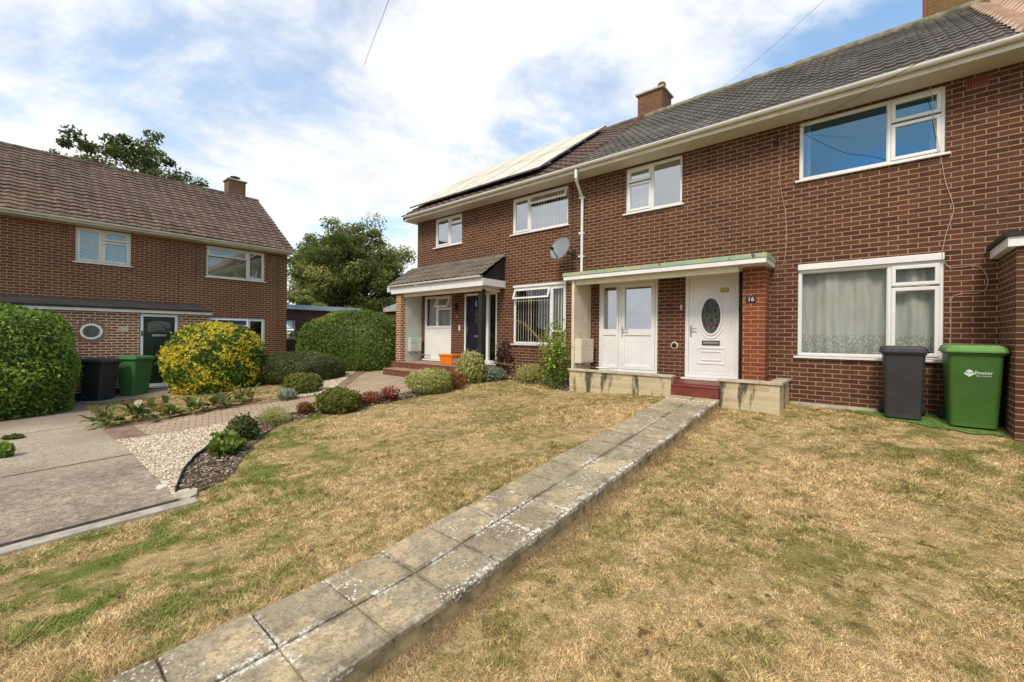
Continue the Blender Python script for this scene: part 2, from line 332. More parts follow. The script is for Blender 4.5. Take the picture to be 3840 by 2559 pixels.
LAWN = None
def lawn_cols(t, v):
    """colour of the drought-yellowed lawn from the place on it"""
    n1 = noise(t, v, .55, 5., .6); n2 = noise(t, v, 2.3, 5., .62, .4); n3 = noise(t, v, 9., 4., .6)
    straw = mixc(t, rng_(t, n3, .3, .7), srgb(222, 194, 146), srgb(188, 160, 112))
    grn = mixc(t, rng_(t, n3, .3, .7), srgb(160, 148, 86), srgb(124, 120, 66))
    f = M(t, 'ADD', M(t, 'MULTIPLY', n1, .5), M(t, 'MULTIPLY', n2, .5))
    f = M(t, 'ADD', M(t, 'MULTIPLY', f, .60), M(t, 'MULTIPLY', noise(t, v, 7.5, 5., .7), .40))
    o = mixc(t, rng_(t, f, .45, .58, 0, .9), straw, grn)
    # lusher grass away to the corners of the garden
    sp = N(t, 'ShaderNodeSeparateXYZ'); t.links.new(v, sp.inputs[0])
    d = M(t, 'ADD', M(t, 'MULTIPLY', sp.outputs[0], -.8), M(t, 'MULTIPLY', sp.outputs[1], -1.))
    gg = M(t, 'MULTIPLY', rng_(t, d, 9.2, 11.6, 0, .85), rng_(t, n2, .44, .64))
    o = mixc(t, gg, o, srgb(112, 132, 54))
    e = M(t, 'MULTIPLY', rng_(t, M(t, 'ADD', sp.outputs[0], M(t, 'MULTIPLY', sp.outputs[1], .55)), -1.8, -.2), rng_(t, n2, .38, .58, 0, .75))
    o = mixc(t, e, o, srgb(118, 122, 58))
    dk = noise(t, v, 8.5, 7., .72, .8)
    o = mixc(t, M(t, 'MULTIPLY', rng_(t, dk, .55, .66), rng_(t, n1, .36, .50, 0, .85)), o, srgb(92, 78, 46))
    o = mixc(t, rng_(t, noise(t, v, 1.3, 6., .7, .5), .64, .72, 0, .8), o, srgb(226, 186, 134))
    # bare reddish soil along the right of the path
    bs = M(t, 'MULTIPLY', rng_(t, M(t, 'ADD', sp.outputs[0], M(t, 'MULTIPLY', noise(t, v, 2., 5., .65), .6)), -1.50, -1.72), rng_(t, sp.outputs[0], -2.3, -2.1))
    o = mixc(t, M(t, 'MULTIPLY', bs, .8), o, srgb(164, 136, 104))
    return o
def lawn_mat():
    mt, t, b = newmat('lawn'); v = tex(t)
    o = lawn_cols(t, v)
    f = noise(t, v, 75., 3., .7)
    o = mixc(t, rng_(t, f, .35, .65, .55, .0), o, srgb(96, 76, 44))
    t.links.new(o, b.inputs['Base Color']); b.inputs['Roughness'].default_value = 1.; b.inputs['Specular IOR Level'].default_value = .1
    bump(t, b, M(t, 'ADD', f, M(t, 'MULTIPLY', noise(t, v, 18., 4.), .8)), .8, .03)
    mt2, t2, b2 = newmat('grass_blade'); v2 = N(t2, 'ShaderNodeNewGeometry').outputs['Position']
    o2 = lawn_cols(t2, v2); at = N(t2, 'ShaderNodeAttribute', attribute_name='rnd')
    k = rng_(t2, at.outputs['Fac'], 0, 1, .52, 1.75, False)
    vm = N(t2, 'ShaderNodeVectorMath', operation='SCALE'); t2.links.new(o2, vm.inputs[0]); t2.links.new(k, vm.inputs['Scale'])
    t2.links.new(vm.outputs[0], b2.inputs['Base Color']); b2.inputs['Roughness'].default_value = .8; b2.inputs['Specular IOR Level'].default_value = .15
lawn_mat()

def concrete_drive():
    mt, t, b = newmat('drive_concrete'); v = tex(t)
    o = mixc(t, rng_(t, noise(t, v, .5, 5., .6), .35, .65), srgb(158, 142, 120), srgb(188, 172, 146))
    o = mixc(t, rng_(t, noise(t, v, 30., 7., .8), .46, .60, 0, .7), o, srgb(112, 96, 80))
    o = mixc(t, rng_(t, noise(t, v, 11., 8., .8), .56, .66, 0, .35), o, srgb(206, 190, 166))
    sp = N(t, 'ShaderNodeSeparateXYZ'); t.links.new(v, sp.inputs[0])
    o = mixc(t, M(t, 'MULTIPLY', rng_(t, noise(t, v, 40., 5., .8), .55, .63, 0, .8), rng_(t, sp.outputs[0], -9., -6.5)), o, srgb(200, 186, 166))
    o = mixc(t, M(t, 'MULTIPLY', rng_(t, sp.outputs[0], -8.3, -7.6, 0, .5), rng_(t, noise(t, v, 9., 7., .8), .38, .58)), o, srgb(76, 60, 54))
    o = mixc(t, rng_(t, sp.outputs[0], -12., -14., 0, .55), o, srgb(120, 98, 84))
    o = mixc(t, rng_(t, noise(t, v, 48., 4., .8), .60, .66, 0, .75), o, srgb(224, 212, 190))
    t.links.new(o, b.inputs['Base Color']); b.inputs['Roughness'].default_value = .95
    bump(t, b, noise(t, v, 60., 6., .8), .6, .01)
    plain('patio_concrete', srgb(172, 148, 128), .9, var=.15, nscale=2., bmp=.4, dirt=srgb(122, 100, 84), dfac=.6)
concrete_drive()

def slab_mat():
    mt, t, b = newmat('path_slab'); v = tex(t)
    oi = N(t, 'ShaderNodeObjectInfo')
    o = mixc(t, rng_(t, noise(t, v, 1.9, 5., .62, .6), .45, .60), srgb(178, 162, 132), srgb(216, 192, 150))
    o = mixc(t, rng_(t, noise(t, v, 1.1, 5., .62), .54, .64, 0, .65), o, srgb(132, 118, 94))
    sp0 = N(t, 'ShaderNodeSeparateXYZ'); t.links.new(v, sp0.inputs[0])
    ci = N(t, 'ShaderNodeCombineXYZ'); t.links.new(M(t, 'FLOOR', M(t, 'DIVIDE', M(t, 'SUBTRACT', sp0.outputs[1], SLAB0), SLABL)), ci.inputs[0]); t.links.new(M(t, 'GREATER_THAN', sp0.outputs[0], -2.41), ci.inputs[1])
    wn = N(t, 'ShaderNodeTexWhiteNoise', noise_dimensions='2D'); lk(t, ci, 0, wn, 0)
    o = mixc(t, rng_(t, wn.outputs[0], 0., 1., 0, .38, False), o, srgb(118, 106, 86))
    o = mixc(t, rng_(t, noise(t, v, 11., 8., .78), .46, .62, 0, .55), o, srgb(120, 108, 86))
    o = mixc(t, rng_(t, noise(t, v, 42., 6., .8), .47, .62, 0, .6), o, srgb(92, 84, 66))
    o = mixc(t, rng_(t, noise(t, v, 60., 5., .8), .56, .66, 0, .5), o, srgb(206, 192, 162))
    vz = N(t, 'ShaderNodeTexVoronoi', i_Scale=34.); wv = N(t, 'ShaderNodeTexNoise', i_Scale=30.); t.links.new(v, wv.inputs['Vector']); va = N(t, 'ShaderNodeVectorMath', operation='MULTIPLY_ADD'); lk(t, wv, 1, va, 0); va.inputs[1].default_value = (.05, .05, .05); t.links.new(v, va.inputs[2]); lk(t, va, 0, vz, 'Vector')
    lich = M(t, 'MULTIPLY', rng_(t, vz.outputs[0], .40, .20), rng_(t, noise(t, v, 2.2, 7., .75), .49, .60))
    # lichen likes the joints
    sp = N(t, 'ShaderNodeSeparateXYZ'); t.links.new(v, sp.inputs[0])
    ed = M(t, 'ABSOLUTE', M(t, 'SUBTRACT', M(t, 'FRACT', M(t, 'DIVIDE', M(t, 'SUBTRACT', sp.outputs[1], SLAB0), SLABL)), .5))
    ex = M(t, 'MINIMUM', M(t, 'ABSOLUTE', M(t, 'ADD', sp.outputs[0], 2.41)), M(t, 'ABSOLUTE', M(t, 'ADD', sp.outputs[0], 2.03)))
    near = M(t, 'MAXIMUM', rng_(t, ed, .40, .49), rng_(t, ex, .06, .02))
    o = mixc(t, M(t, 'MULTIPLY', near, rng_(t, noise(t, v, 5., 5., .7), .40, .60, .15, .7)), o, srgb(98, 90, 72))
    lich2 = M(t, 'MULTIPLY', M(t, 'MULTIPLY', near, rng_(t, noise(t, v, 28., 6., .8), .47, .56)), rng_(t, noise(t, v, 1.9, 4.), .44, .58))
    o = mixc(t, M(t, 'MAXIMUM', M(t, 'MULTIPLY', lich, .95), M(t, 'MULTIPLY', lich2, 1.)), o, srgb(236, 230, 214))
    t.links.new(o, b.inputs['Base Color']); b.inputs['Roughness'].default_value = .92
    bump(t, b, noise(t, v, 45., 6., .8), .6, .008)
    mt, t, b = newmat('path_side'); v = tex(t)
    o = mixc(t, rng_(t, noise(t, sc(t, v, (1, 2, 2)), 2.5, 6., .65), .4, .62), srgb(192, 166, 118), srgb(136, 118, 84))
    o = mixc(t, rng_(t, noise(t, v, 9., 6., .75), .55, .66, 0, .8), o, srgb(72, 64, 44))
    t.links.new(o, b.inputs['Base Color']); b.inputs['Roughness'].default_value = .95
    bump(t, b, noise(t, v, 35., 6., .8), .8, .012)
SLABL = .44; SLAB0 = -1.25
slab_mat()

def pavers():
    mt, t, b = newmat('block_paving'); uv = tex(t, 'UV')
    br = N(t, 'ShaderNodeTexBrick'); br.offset = .5
    for k, v in (('Scale', 1), ('Brick Width', .21), ('Row Height', .15), ('Mortar Size', .009), ('Mortar Smooth', .2)): br.inputs[k].default_value = v
    t.links.new(uv, br.inputs['Vector'])
    br.inputs['Color1'].default_value = srgb(170, 148, 120); br.inputs['Color2'].default_value = srgb(190, 168, 140); br.inputs['Mortar'].default_value = srgb(104, 86, 68)
    o = mixc(t, rng_(t, noise(t, uv, .8, 5.), .4, .7, 0, .4), br.outputs[0], srgb(148, 122, 98))
    o = mixc(t, rng_(t, noise(t, uv, 40., 4., .7), .5, .7, 0, .3), o, srgb(120, 98, 78))
    t.links.new(o, b.inputs['Base Color']); b.inputs['Roughness'].default_value = .9
    bump(t, b, M(t, 'SUBTRACT', 1., br.outputs[1]), .5, .01)
    plain('border_paver', srgb(140, 112, 94), .9, var=.2, nscale=5, bmp=.3)
    for nm, a, c, d in (('gravel', srgb(240, 226, 202), srgb(220, 202, 172), srgb(176, 156, 130)), ('bark_mulch', srgb(126, 104, 84), srgb(166, 146, 122), srgb(54, 42, 34))):
        mt, t, b = newmat(nm); v = tex(t)
        vz = N(t, 'ShaderNodeTexVoronoi', i_Scale=42. if nm == 'gravel' else 24.); t.links.new(v, vz.inputs['Vector'])
        sp = N(t, 'ShaderNodeSeparateColor'); lk(t, vz, 1, sp, 0)
        o = mixc(t, sp.outputs[0], a, c); o = mixc(t, rng_(t, vz.outputs[0], .28, .6, 0, .9), o, d)
        t.links.new(o, b.inputs['Base Color']); b.inputs['Roughness'].default_value = .9
        bump(t, b, M(t, 'SUBTRACT', 1., vz.outputs[0]), 1., .02)
pavers()
for nm, cs in (('stone_bit', [srgb(206, 184, 152), srgb(238, 222, 194), srgb(250, 244, 228)]), ('bark_bit', [srgb(70, 56, 44), srgb(130, 108, 86), srgb(206, 190, 166)])):
    leafmat(nm, cs, transl=0., nsc=5., rough=.9)

# ------------------------------------------------------------------ mesh helpers
ROOT = {}
def rootof(o):
    while o.parent: o = o.parent
    return o
class MB:
    def __init__(s): s.v = []; s.f = []; s.uvs = {}
    def add(s, vs, fs):
        k = len(s.v); s.v += [tuple(p) for p in vs]; s.f += [tuple(i+k for i in f) for f in fs]; return k
    def quad(s, a, b, c, d): s.add([a, b, c, d], [(0, 1, 2, 3)])
    def box(s, x0, x1, y0, y1, z0, z1):
        if x0 > x1: x0, x1 = x1, x0
        if y0 > y1: y0, y1 = y1, y0
        if z0 > z1: z0, z1 = z1, z0
        s.add([(x0, y0, z0), (x1, y0, z0), (x1, y1, z0), (x0, y1, z0), (x0, y0, z1), (x1, y0, z1), (x1, y1, z1), (x0, y1, z1)],
              [(0, 3, 2, 1), (4, 5, 6, 7), (0, 1, 5, 4), (1, 2, 6, 5), (2, 3, 7, 6), (3, 0, 4, 7)])
        return s
    def prism(s, poly, z0, z1):
        n = len(poly); z0f = z0 if callable(z0) else (lambda x, y: z0); z1f = z1 if callable(z1) else (lambda x, y: z1)
        a = sum(poly[i][0]*poly[(i+1) % n][1]-poly[(i+1) % n][0]*poly[i][1] for i in range(n))
        if a < 0: poly = poly[::-1]
        s.add([(x, y, z0f(x, y)) for x, y in poly]+[(x, y, z1f(x, y)) for x, y in poly],
              [tuple(range(n-1, -1, -1)), tuple(range(n, 2*n))]+[(i, (i+1) % n, (i+1) % n+n, i+n) for i in range(n)])
        return s
    def tube(s, pts, r, seg=8, cap=True):
        pts = [V(p) for p in pts]; rs = r if isinstance(r, (list, tuple)) else [r]*len(pts); rings = []
        up = V((0, 0, 1))
        k0 = len(s.v); prev = None
        for i, p in enumerate(pts):
            d = (pts[min(i+1, len(pts)-1)]-pts[max(i-1, 0)]).normalized()
            if prev is None:
                a = d.cross(up if abs(d.z) < .9 else V((1, 0, 0))).normalized()
            else: a = (prev-d*prev.dot(d)).normalized()
            prev = a; b = d.cross(a)
            s.v += [tuple(p+(a*math.cos(2*math.pi*j/seg)+b*math.sin(2*math.pi*j/seg))*rs[i]) for j in range(seg)]
        for i in range(len(pts)-1):
            for j in range(seg):
                q = k0+i*seg; s.f.append((q+j, q+(j+1) % seg, q+seg+(j+1) % seg, q+seg+j))
        if cap:
            s.f.append(tuple(k0+j for j in range(seg))[::-1]); q = k0+(len(pts)-1)*seg; s.f.append(tuple(q+j for j in range(seg)))
        return s
    def lathe(s, prof, c=(0, 0, 0), seg=16, axis='z'):
        k0 = len(s.v)
        for r, h in prof:
            for j in range(seg):
                a = 2*math.pi*j/seg; p = (r*math.cos(a), r*math.sin(a), h)
                if axis == 'y': p = (p[0], p[2], p[1])
                if axis == 'x': p = (p[2], p[0], p[1])
                s.v.append((p[0]+c[0], p[1]+c[1], p[2]+c[2]))
        for i in range(len(prof)-1):
            for j in range(seg):
                q = k0+i*seg; s.f.append((q+j, q+(j+1) % seg, q+seg+(j+1) % seg, q+seg+j))
        s.f.append(tuple(k0+j for j in range(seg))[::-1]); q = k0+(len(prof)-1)*seg; s.f.append(tuple(q+j for j in range(seg)))
        return s
    def build(s, name, mat, parent=None, smooth=False, bevel=0., local=False, fixn=False):
        me = bpy.data.meshes.new(name)
        vs = s.v
        if parent is not None and not local:
            L = rootof(parent).location; vs = [(p[0]-L.x, p[1]-L.y, p[2]-L.z) for p in vs]
        me.from_pydata(vs, [], s.f)
        for mm in (mat if isinstance(mat, list) else [mat]): me.materials.append(MATS[mm])
        if fixn:
            bm = bmesh.new(); bm.from_mesh(me); bmesh.ops.recalc_face_normals(bm, faces=bm.faces); bm.to_mesh(me); bm.free()
        boxuv(me)
        if smooth: me.polygons.foreach_set('use_smooth', [True]*len(me.polygons))
        o = bpy.data.objects.new(name, me); COL.objects.link(o)
        if parent is not None: o.parent = parent
        if bevel:
            md = o.modifiers.new('bevel', 'BEVEL'); md.width = bevel; md.segments = 2; md.limit_method = 'ANGLE'; md.angle_limit = R(50)
            md.use_clamp_overlap = True
        return o
def boxuv(me):
    n = len(me.loops); 
    if not n: return
    uvl = me.uv_layers.new(name='UVMap')
    co = np.empty(len(me.vertices)*3); me.vertices.foreach_get('co', co); co = co.reshape(-1, 3)
    nr = np.empty(len(me.polygons)*3); me.polygons.foreach_get('normal', nr); nr = nr.reshape(-1, 3)
    lt = np.empty(len(me.polygons), int); me.polygons.foreach_get('loop_total', lt)
    li = np.empty(n, int); me.loops.foreach_get('vertex_index', li)
    pn = np.repeat(nr, lt, axis=0); p = co[li]
    t = np.stack([-pn[:, 1], pn[:, 0], np.zeros(n)], 1); ln = np.linalg.norm(t, axis=1); flat = ln < .12
    t[~flat] /= ln[~flat][:, None]; t[flat] = (1, 0, 0)
    b = np.cross(pn, t); b[flat] = (0, 1, 0)
    uv = np.stack([(p*t).sum(1), (p*b).sum(1)], 1).astype(np.float32)
    uvl.data.foreach_set('uv', uv.ravel())
def empty(name, loc, label=None, cat=None, group=None, rz=0.):
    o = bpy.data.objects.new(name, None); COL.objects.link(o); o.location = loc; o.rotation_euler = (0, 0, rz); o.empty_display_size = .2
    tag(o, label, cat, group)
    return o
def tag(o, label=None, cat=None, group=None, kind=None):
    if label: o['label'] = label
    if cat: o['category'] = cat
    if group: o['group'] = group
    if kind: o['kind'] = kind
    return o
def copy_tree(o, parent=None):
    c = o.copy(); COL.objects.link(c); c.parent = parent
    for ch in list(o.children): copy_tree(ch, c)
    return c
class FR:
    """a wall's frame: u runs to the right seen from outside, z up, d outwards"""
    def __init__(s, o, T, Nn): s.o = V(o); s.T = V(T); s.N = V(Nn)
    def P(s, u, z, d=0.): return s.o+s.T*u+s.N*d+V((0, 0, z))
    def box(s, mb, u0, u1, z0, z1, d0, d1):
        if d0 > d1: d0, d1 = d1, d0
        vs = [s.P(u0, z0, d1), s.P(u1, z0, d1), s.P(u1, z0, d0), s.P(u0, z0, d0), s.P(u0, z1, d1), s.P(u1, z1, d1), s.P(u1, z1, d0), s.P(u0, z1, d0)]
        mb.add(vs, [(0, 3, 2, 1), (4, 5, 6, 7), (0, 1, 5, 4), (1, 2, 6, 5), (2, 3, 7, 6), (3, 0, 4, 7)])
FT = FR((0, 0, 0), (1, 0, 0), (0, -1, 0))       # the terrace's front
FLW = FR((-17, 0, 0), (0, 1, 0), (1, 0, 0))     # the left house's front
FLP = FR((-16.3, 0, 0), (0, 1, 0), (1, 0, 0))   # its projecting porch

def gquad(fr, mb, u0, u1, z0, z1, d0, d1):
    mb.quad(fr.P(u0, z0, d1), fr.P(u1, z0, d1), fr.P(u1, z1, d1), fr.P(u0, z1, d1))
def wall_holes(mb, fr, u0, u1, z0, z1, holes, th=.12, d=0.):
    us = sorted(set([u0, u1]+[h[0] for h in holes]+[h[1] for h in holes])); zs = sorted(set([z0, z1]+[h[2] for h in holes]+[h[3] for h in holes]))
    us = [u for u in us if u0 <= u <= u1]; zs = [z for z in zs if z0 <= z <= z1]
    for i in range(len(us)-1):
        for j in range(len(zs)-1):
            uc, zc = (us[i]+us[i+1])/2, (zs[j]+zs[j+1])/2
            if any(h[0] < uc < h[1] and h[2] < zc < h[3] for h in holes): continue
            mb.quad(fr.P(us[i], zs[j], d), fr.P(us[i+1], zs[j], d), fr.P(us[i+1], zs[j+1], d), fr.P(us[i], zs[j+1], d))
    for a, b, c, e in holes:
        for p, q in (((a, c), (a, e)), ((a, e), (b, e)), ((b, e), (b, c)), ((b, c), (a, c))):
            mb.quad(fr.P(p[0], p[1], d), fr.P(q[0], q[1], d), fr.P(q[0], q[1], d-th), fr.P(p[0], p[1], d-th))

def ringbox(fr, mb, u0, u1, z0, z1, wd, d0, d1):
    fr.box(mb, u0, u1, z0, z0+wd, d0, d1); fr.box(mb, u0, u1, z1-wd, z1, d0, d1)
    fr.box(mb, u0, u0+wd, z0+wd, z1-wd, d0, d1); fr.box(mb, u1-wd, u1, z0+wd, z1-wd, d0, d1)
def window(house, fr, u0, u1, z0, z1, mull, cells, glassm='glass', sill=True, fill=None, fmat='upvc', rec=-.035, name='window', head=0., sillmat=None):
    """cells: (u0,u1,z0,z1,kind) kind f fixed, s sash, o open top-hung"""
    mb = MB(); d1 = rec; d0 = rec-.06
    ringbox(fr, mb, u0, u1, z0, z1-head, .045, d0, d1)
    if head: fr.box(mb, u0, u1, z1-head, z1, d0, .012)
    for a in mull: fr.box(mb, a-.022, a+.022, z0+.045, z1-head-.045, d0+.002, d1-.002)
    gl = MB()
    for a, b, c, e, k in cells:
        if k == 'f':
            ringbox(fr, mb, a, b, c, e, .012, d0+.01, d1-.012)
            gquad(fr, gl, a+.012, b-.012, c+.012, e-.012, d0+.028, d0+.034)
        elif k == 's':
            ringbox(fr, mb, a, b, c, e, .05, d0+.01, d1+.014)
            gquad(fr, gl, a+.05, b-.05, c+.05, e-.05, d0+.036, d0+.042)
        elif k == 'o':
            th = R(20); n0 = len(mb.v); n1_ = len(gl.v)
            ringbox(fr, mb, a-.01, b+.01, c-.01, e+.0, .045, -.02, .02)
            gquad(fr, gl, a+.035, b-.035, c+.035, e-.045, -.003, .003)
            for M_, n_ in ((mb, n0), (gl, n1_)):
                for i in range(n_, len(M_.v)):
                    p = V(M_.v[i])-fr.P(0, e, 0); uu = p.dot(fr.T); zz = p.z; dd = p.dot(fr.N)
                    z2 = zz*math.cos(th)+dd*math.sin(th)*.0; dn = -zz*math.sin(th)+dd*math.cos(th)
                    z2 = zz*math.cos(th)+dd*math.sin(th)
                    M_.v[i] = tuple(fr.P(uu, e+z2, d1+.01+dn))
    o = mb.build(name, fmat, house, bevel=.006)
    gl.build('pane', glassm, o)
    if sill:
        s = MB(); fr.box(s, u0-.05, u1+.05, z0-.035, z0-.002, d0, .05); s.build('sill', sillmat or fmat, o, bevel=.005)
    if fill:
        k, fm = fill[0], fill[1]
        f = MB()
        iu0, iu1, iz0, iz1 = u0+.02, u1-.02, z0+.03, z1-head-.03
        if k == 'vert':
            n = int((iu1-iu0)/.085)
            for i in range(n):
                uc = iu0+(i+.5)*(iu1-iu0)/n; aa = R(38)+random.uniform(-.15, .15); hu, hd = .043*math.cos(aa), .043*math.sin(aa)
                f.quad(fr.P(uc-hu, iz0, -.16-hd), fr.P(uc+hu, iz0, -.16+hd), fr.P(uc+hu, iz1, -.16+hd), fr.P(uc-hu, iz1, -.16-hd))
        elif k == 'horiz':
            n = int((iz1-iz0)/.04)
            for i in range(n):
                zc = iz0+(i+.5)*.04; f.quad(fr.P(iu0, zc-.012, -.15), fr.P(iu1, zc-.012, -.15), fr.P(iu1, zc+.015, -.172), fr.P(iu0, zc+.015, -.172))
        elif k == 'net':
            spans = fill[2] if len(fill) > 2 else [(iu0, iu1)]
            for a, b in spans:
                if f.v: f.build('curtain', fm, o, smooth=True); f = MB()
                n = int((b-a)/.02)+2; ph = random.random()*6; pts = []
                for i in range(n+1):
                    uu = a+(b-a)*i/n
                    dd = -.19+.030*math.sin(uu*17+ph+1.6*math.sin(uu*4.1+ph))+.026*math.sin(uu*7.3+ph*2)+.008*math.sin(uu*47)
                    pts.append((uu, dd))
                for i in range(n):
                    (a1, e1), (a2, e2) = pts[i], pts[i+1]
                    f.quad(fr.P(a1, iz0, e1), fr.P(a2, iz0, e2), fr.P(a2, iz1, e2*.9-.02), fr.P(a1, iz1, e1*.9-.02))
        if f.v: f.build('curtain' if k == 'net' else 'blind', fm, o, smooth=(k == 'net'))
    return o

def tiled(name, mat, parent, O, T, S, length, slope, tw=.3, tg=.3, amp=.02, prof='wave', lift=.03, sub=8):
    """courses of lapped roof tiles as real geometry"""
    O, T, S = V(O), V(T).normalized(), V(S).normalized(); Nn = T.cross(S).normalized()
    if Nn.z < 0: Nn = -Nn
    nu = max(2, int(round(length/tw*sub))); nc = int(math.ceil(slope/tg))
    vs = []; fs = []; uvs = []
    def pr(u):
        p = (u/tw) % 1.
        if prof == 'wave': return amp*(math.sin(2*math.pi*p)*.8+.3*math.sin(4*math.pi*p))
        if prof == 'roman': return amp*max(0, math.sin(math.pi*((p*2) % 1.)))**.7
        return amp*(1. if (p*2 % 1.) < .25 else 0.)
    for j in range(nc):
        s0 = j*tg; s1 = min(slope, (j+1)*tg+.02)
        k = len(vs); jit = random.uniform(-.003, .003)
        for i in range(nu+1):
            u = length*i/nu; h = pr(u); wv = .012*math.sin(u*.9+j*.3)+.006*math.sin(u*3.1+j)
            rj = random.Random(int(u/tw)*31+j*7).uniform(-.006, .006)
            P = O+T*u
            for s_, hh in ((s0+rj, h-.004+wv), (s0+rj, h+lift+wv), (s1, h*1.+.002+wv)):
                vs.append(tuple(P+S*(s_+jit)+Nn*hh)); 
        for i in range(nu):
            a = k+i*3; b = a+3
            fs.append((a, b, b+1, a+1)); fs.append((a+1, b+1, b+2, a+2))
            for f_ in (0, 1):
                u0, u1 = length*i/nu, length*(i+1)/nu
                uvs += [(u0, s0+.01), (u1, s0+.01), (u1, s0+.01 if f_ == 0 else s1-.03), (u0, s0+.01 if f_ == 0 else s1-.03)]
    L = rootof(parent).location
    me = bpy.data.meshes.new(name); me.from_pydata([(p[0]-L.x, p[1]-L.y, p[2]-L.z) for p in vs], [], fs); me.materials.append(MATS[mat])
    uvl = me.uv_layers.new(name='UVMap'); ou = O.dot(T)
    arr = np.array(uvs, np.float32); arr[:, 0] += ou; uvl.data.foreach_set('uv', arr.ravel())
    o = bpy.data.objects.new(name, me); COL.objects.link(o); o.parent = parent
    return o
def ridge(name, mat, parent, A, B, r=.11, seg=.45):
    mb = MB(); A, B = V(A), V(B); n = max(1, int((B-A).length/seg)); 
    for i in range(n):
        a = A+(B-A)*(i/n); b = A+(B-A)*((i+1.04)/n); j = random.uniform(-.006, .006)
        mb.tube([a+V((0, 0, j)), b+V((0, 0, j))], [r*1.04, r*.97], 12)
    return mb.build(name, mat, parent, smooth=False)

# ------------------------------------------------------------------ foliage helpers
def leaves(name, mat, P, Nv, size, parent=None, asp=.5, jit=.8, rnd=None, loc=None, curl=.0):
    n = len(P); P = np.asarray(P, float); Nv = np.asarray(Nv, float)+rng.normal(0, jit, (n, 3)); Nv /= np.linalg.norm(Nv, axis=1)[:, None]
    a = np.cross(Nv, rng.normal(0, 1, (n, 3))); a /= np.linalg.norm(a, axis=1)[:, None]; b = np.cross(Nv, a)
    s = (size*rng.uniform(.6, 1.4, n))[:, None]
    vs = np.stack([P-a*s, P+b*s*asp-Nv*s*curl, P+a*s, P-b*s*asp-Nv*s*curl], 1).reshape(-1, 3)
    if loc is not None: vs = vs-np.array(loc)
    me = bpy.data.meshes.new(name); me.vertices.add(4*n); me.vertices.foreach_set('co', vs.ravel().astype(np.float32))
    me.loops.add(4*n); me.loops.foreach_set('vertex_index', np.arange(4*n, dtype=np.int32))
    me.polygons.add(n); me.polygons.foreach_set('loop_start', np.arange(0, 4*n, 4, dtype=np.int32)); me.polygons.foreach_set('loop_total', np.full(n, 4, np.int32))
    at = me.attributes.new('rnd', 'FLOAT', 'FACE'); r = rng.random(n) if rnd is None else np.clip(rnd, 0, 1); at.data.foreach_set('value', r.astype(np.float32))
    me.materials.append(MATS[mat]); me.update(calc_edges=True)
    o = bpy.data.objects.new(name, me); COL.objects.link(o)
    if parent is not None: o.parent = parent
    return o
def vnoise(P, sc_, seed=0):
    """cheap smooth value from sines"""
    q = P*sc_; r_ = np.random.default_rng(seed); o = np.zeros(len(P))
    for k in range(5):
        d = r_.normal(0, 1, 3); o += np.sin(q@d*(1+.6*k)+r_.uniform(0, 6))/(1+.5*k)
    return o/2.2
def sphere_dirs(n):
    d = rng.normal(0, 1, (n, 3)); return d/np.linalg.norm(d, axis=1)[:, None]
def blob_mesh(c, rad, ang, shrink, pw, seed, zmin, lump):
    mb = MB(); nu, nv = 40, 20
    for j in range(nv+1):
        th = math.pi*j/nv
        for i in range(nu):
            ph = 2*math.pi*i/nu; mb.v.append((math.sin(th)*math.cos(ph), math.sin(th)*math.sin(ph), math.cos(th)))
    D = np.array(mb.v); P = superell(D, rad, pw)*shrink; P *= (1+lump*vnoise(D, 3.0, seed))[:, None]
    P = rotz(P, ang)+np.array(c); P[:, 2] = np.maximum(P[:, 2], zmin); mb.v = [tuple(p) for p in P]
    for j in range(nv):
        for i in range(nu):
            q = j*nu; mb.f.append((q+i, q+nu+i, q+nu+(i+1) % nu, q+(i+1) % nu))
    return mb
def superell(D, rad, pw):
    k = (np.abs(D)**pw).sum(1)**(-1/pw); return D*k[:, None]*np.array(rad)
def rotz(P, a):
    c, s = math.cos(a), math.sin(a); Q = P.copy(); Q[:, 0] = P[:, 0]*c-P[:, 1]*s; Q[:, 1] = P[:, 0]*s+P[:, 1]*c; return Q
def hedge(name, label, cat, c, rad, ang=0., n=20000, size=.04, mat='leaf_hedge', pw=2.6, lump=.05, seed=1, rough=.06, group=None, spots=None, base=None, corem='leaf_dark'):
    """a clipped bush: dark twiggy core and leaves all over it"""
    zb = base if base is not None else g(c[0], c[1]); root = empty(name, (c[0], c[1], zb), label, cat, group)
    D = sphere_dirs(n); S_ = superell(D, rad, pw); S_ *= (1+lump*vnoise(D, 3.0, seed))[:, None]
    nr = S_/np.array(rad)**2; nr /= np.linalg.norm(nr, axis=1)[:, None]
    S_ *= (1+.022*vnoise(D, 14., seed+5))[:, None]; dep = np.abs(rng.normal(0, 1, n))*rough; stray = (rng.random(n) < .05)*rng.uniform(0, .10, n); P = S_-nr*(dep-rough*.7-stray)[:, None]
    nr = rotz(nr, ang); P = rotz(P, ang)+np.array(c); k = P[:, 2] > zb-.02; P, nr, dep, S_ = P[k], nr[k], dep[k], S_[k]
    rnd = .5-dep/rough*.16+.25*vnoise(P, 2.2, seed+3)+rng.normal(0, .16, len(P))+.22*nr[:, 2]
    if spots is not None: rnd = spots(P, nr, rnd)
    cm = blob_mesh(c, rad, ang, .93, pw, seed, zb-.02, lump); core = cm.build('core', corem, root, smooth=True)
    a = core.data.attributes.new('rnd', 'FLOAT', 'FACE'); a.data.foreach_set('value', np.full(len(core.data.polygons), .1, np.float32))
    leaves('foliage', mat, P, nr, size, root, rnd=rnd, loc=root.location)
    return root
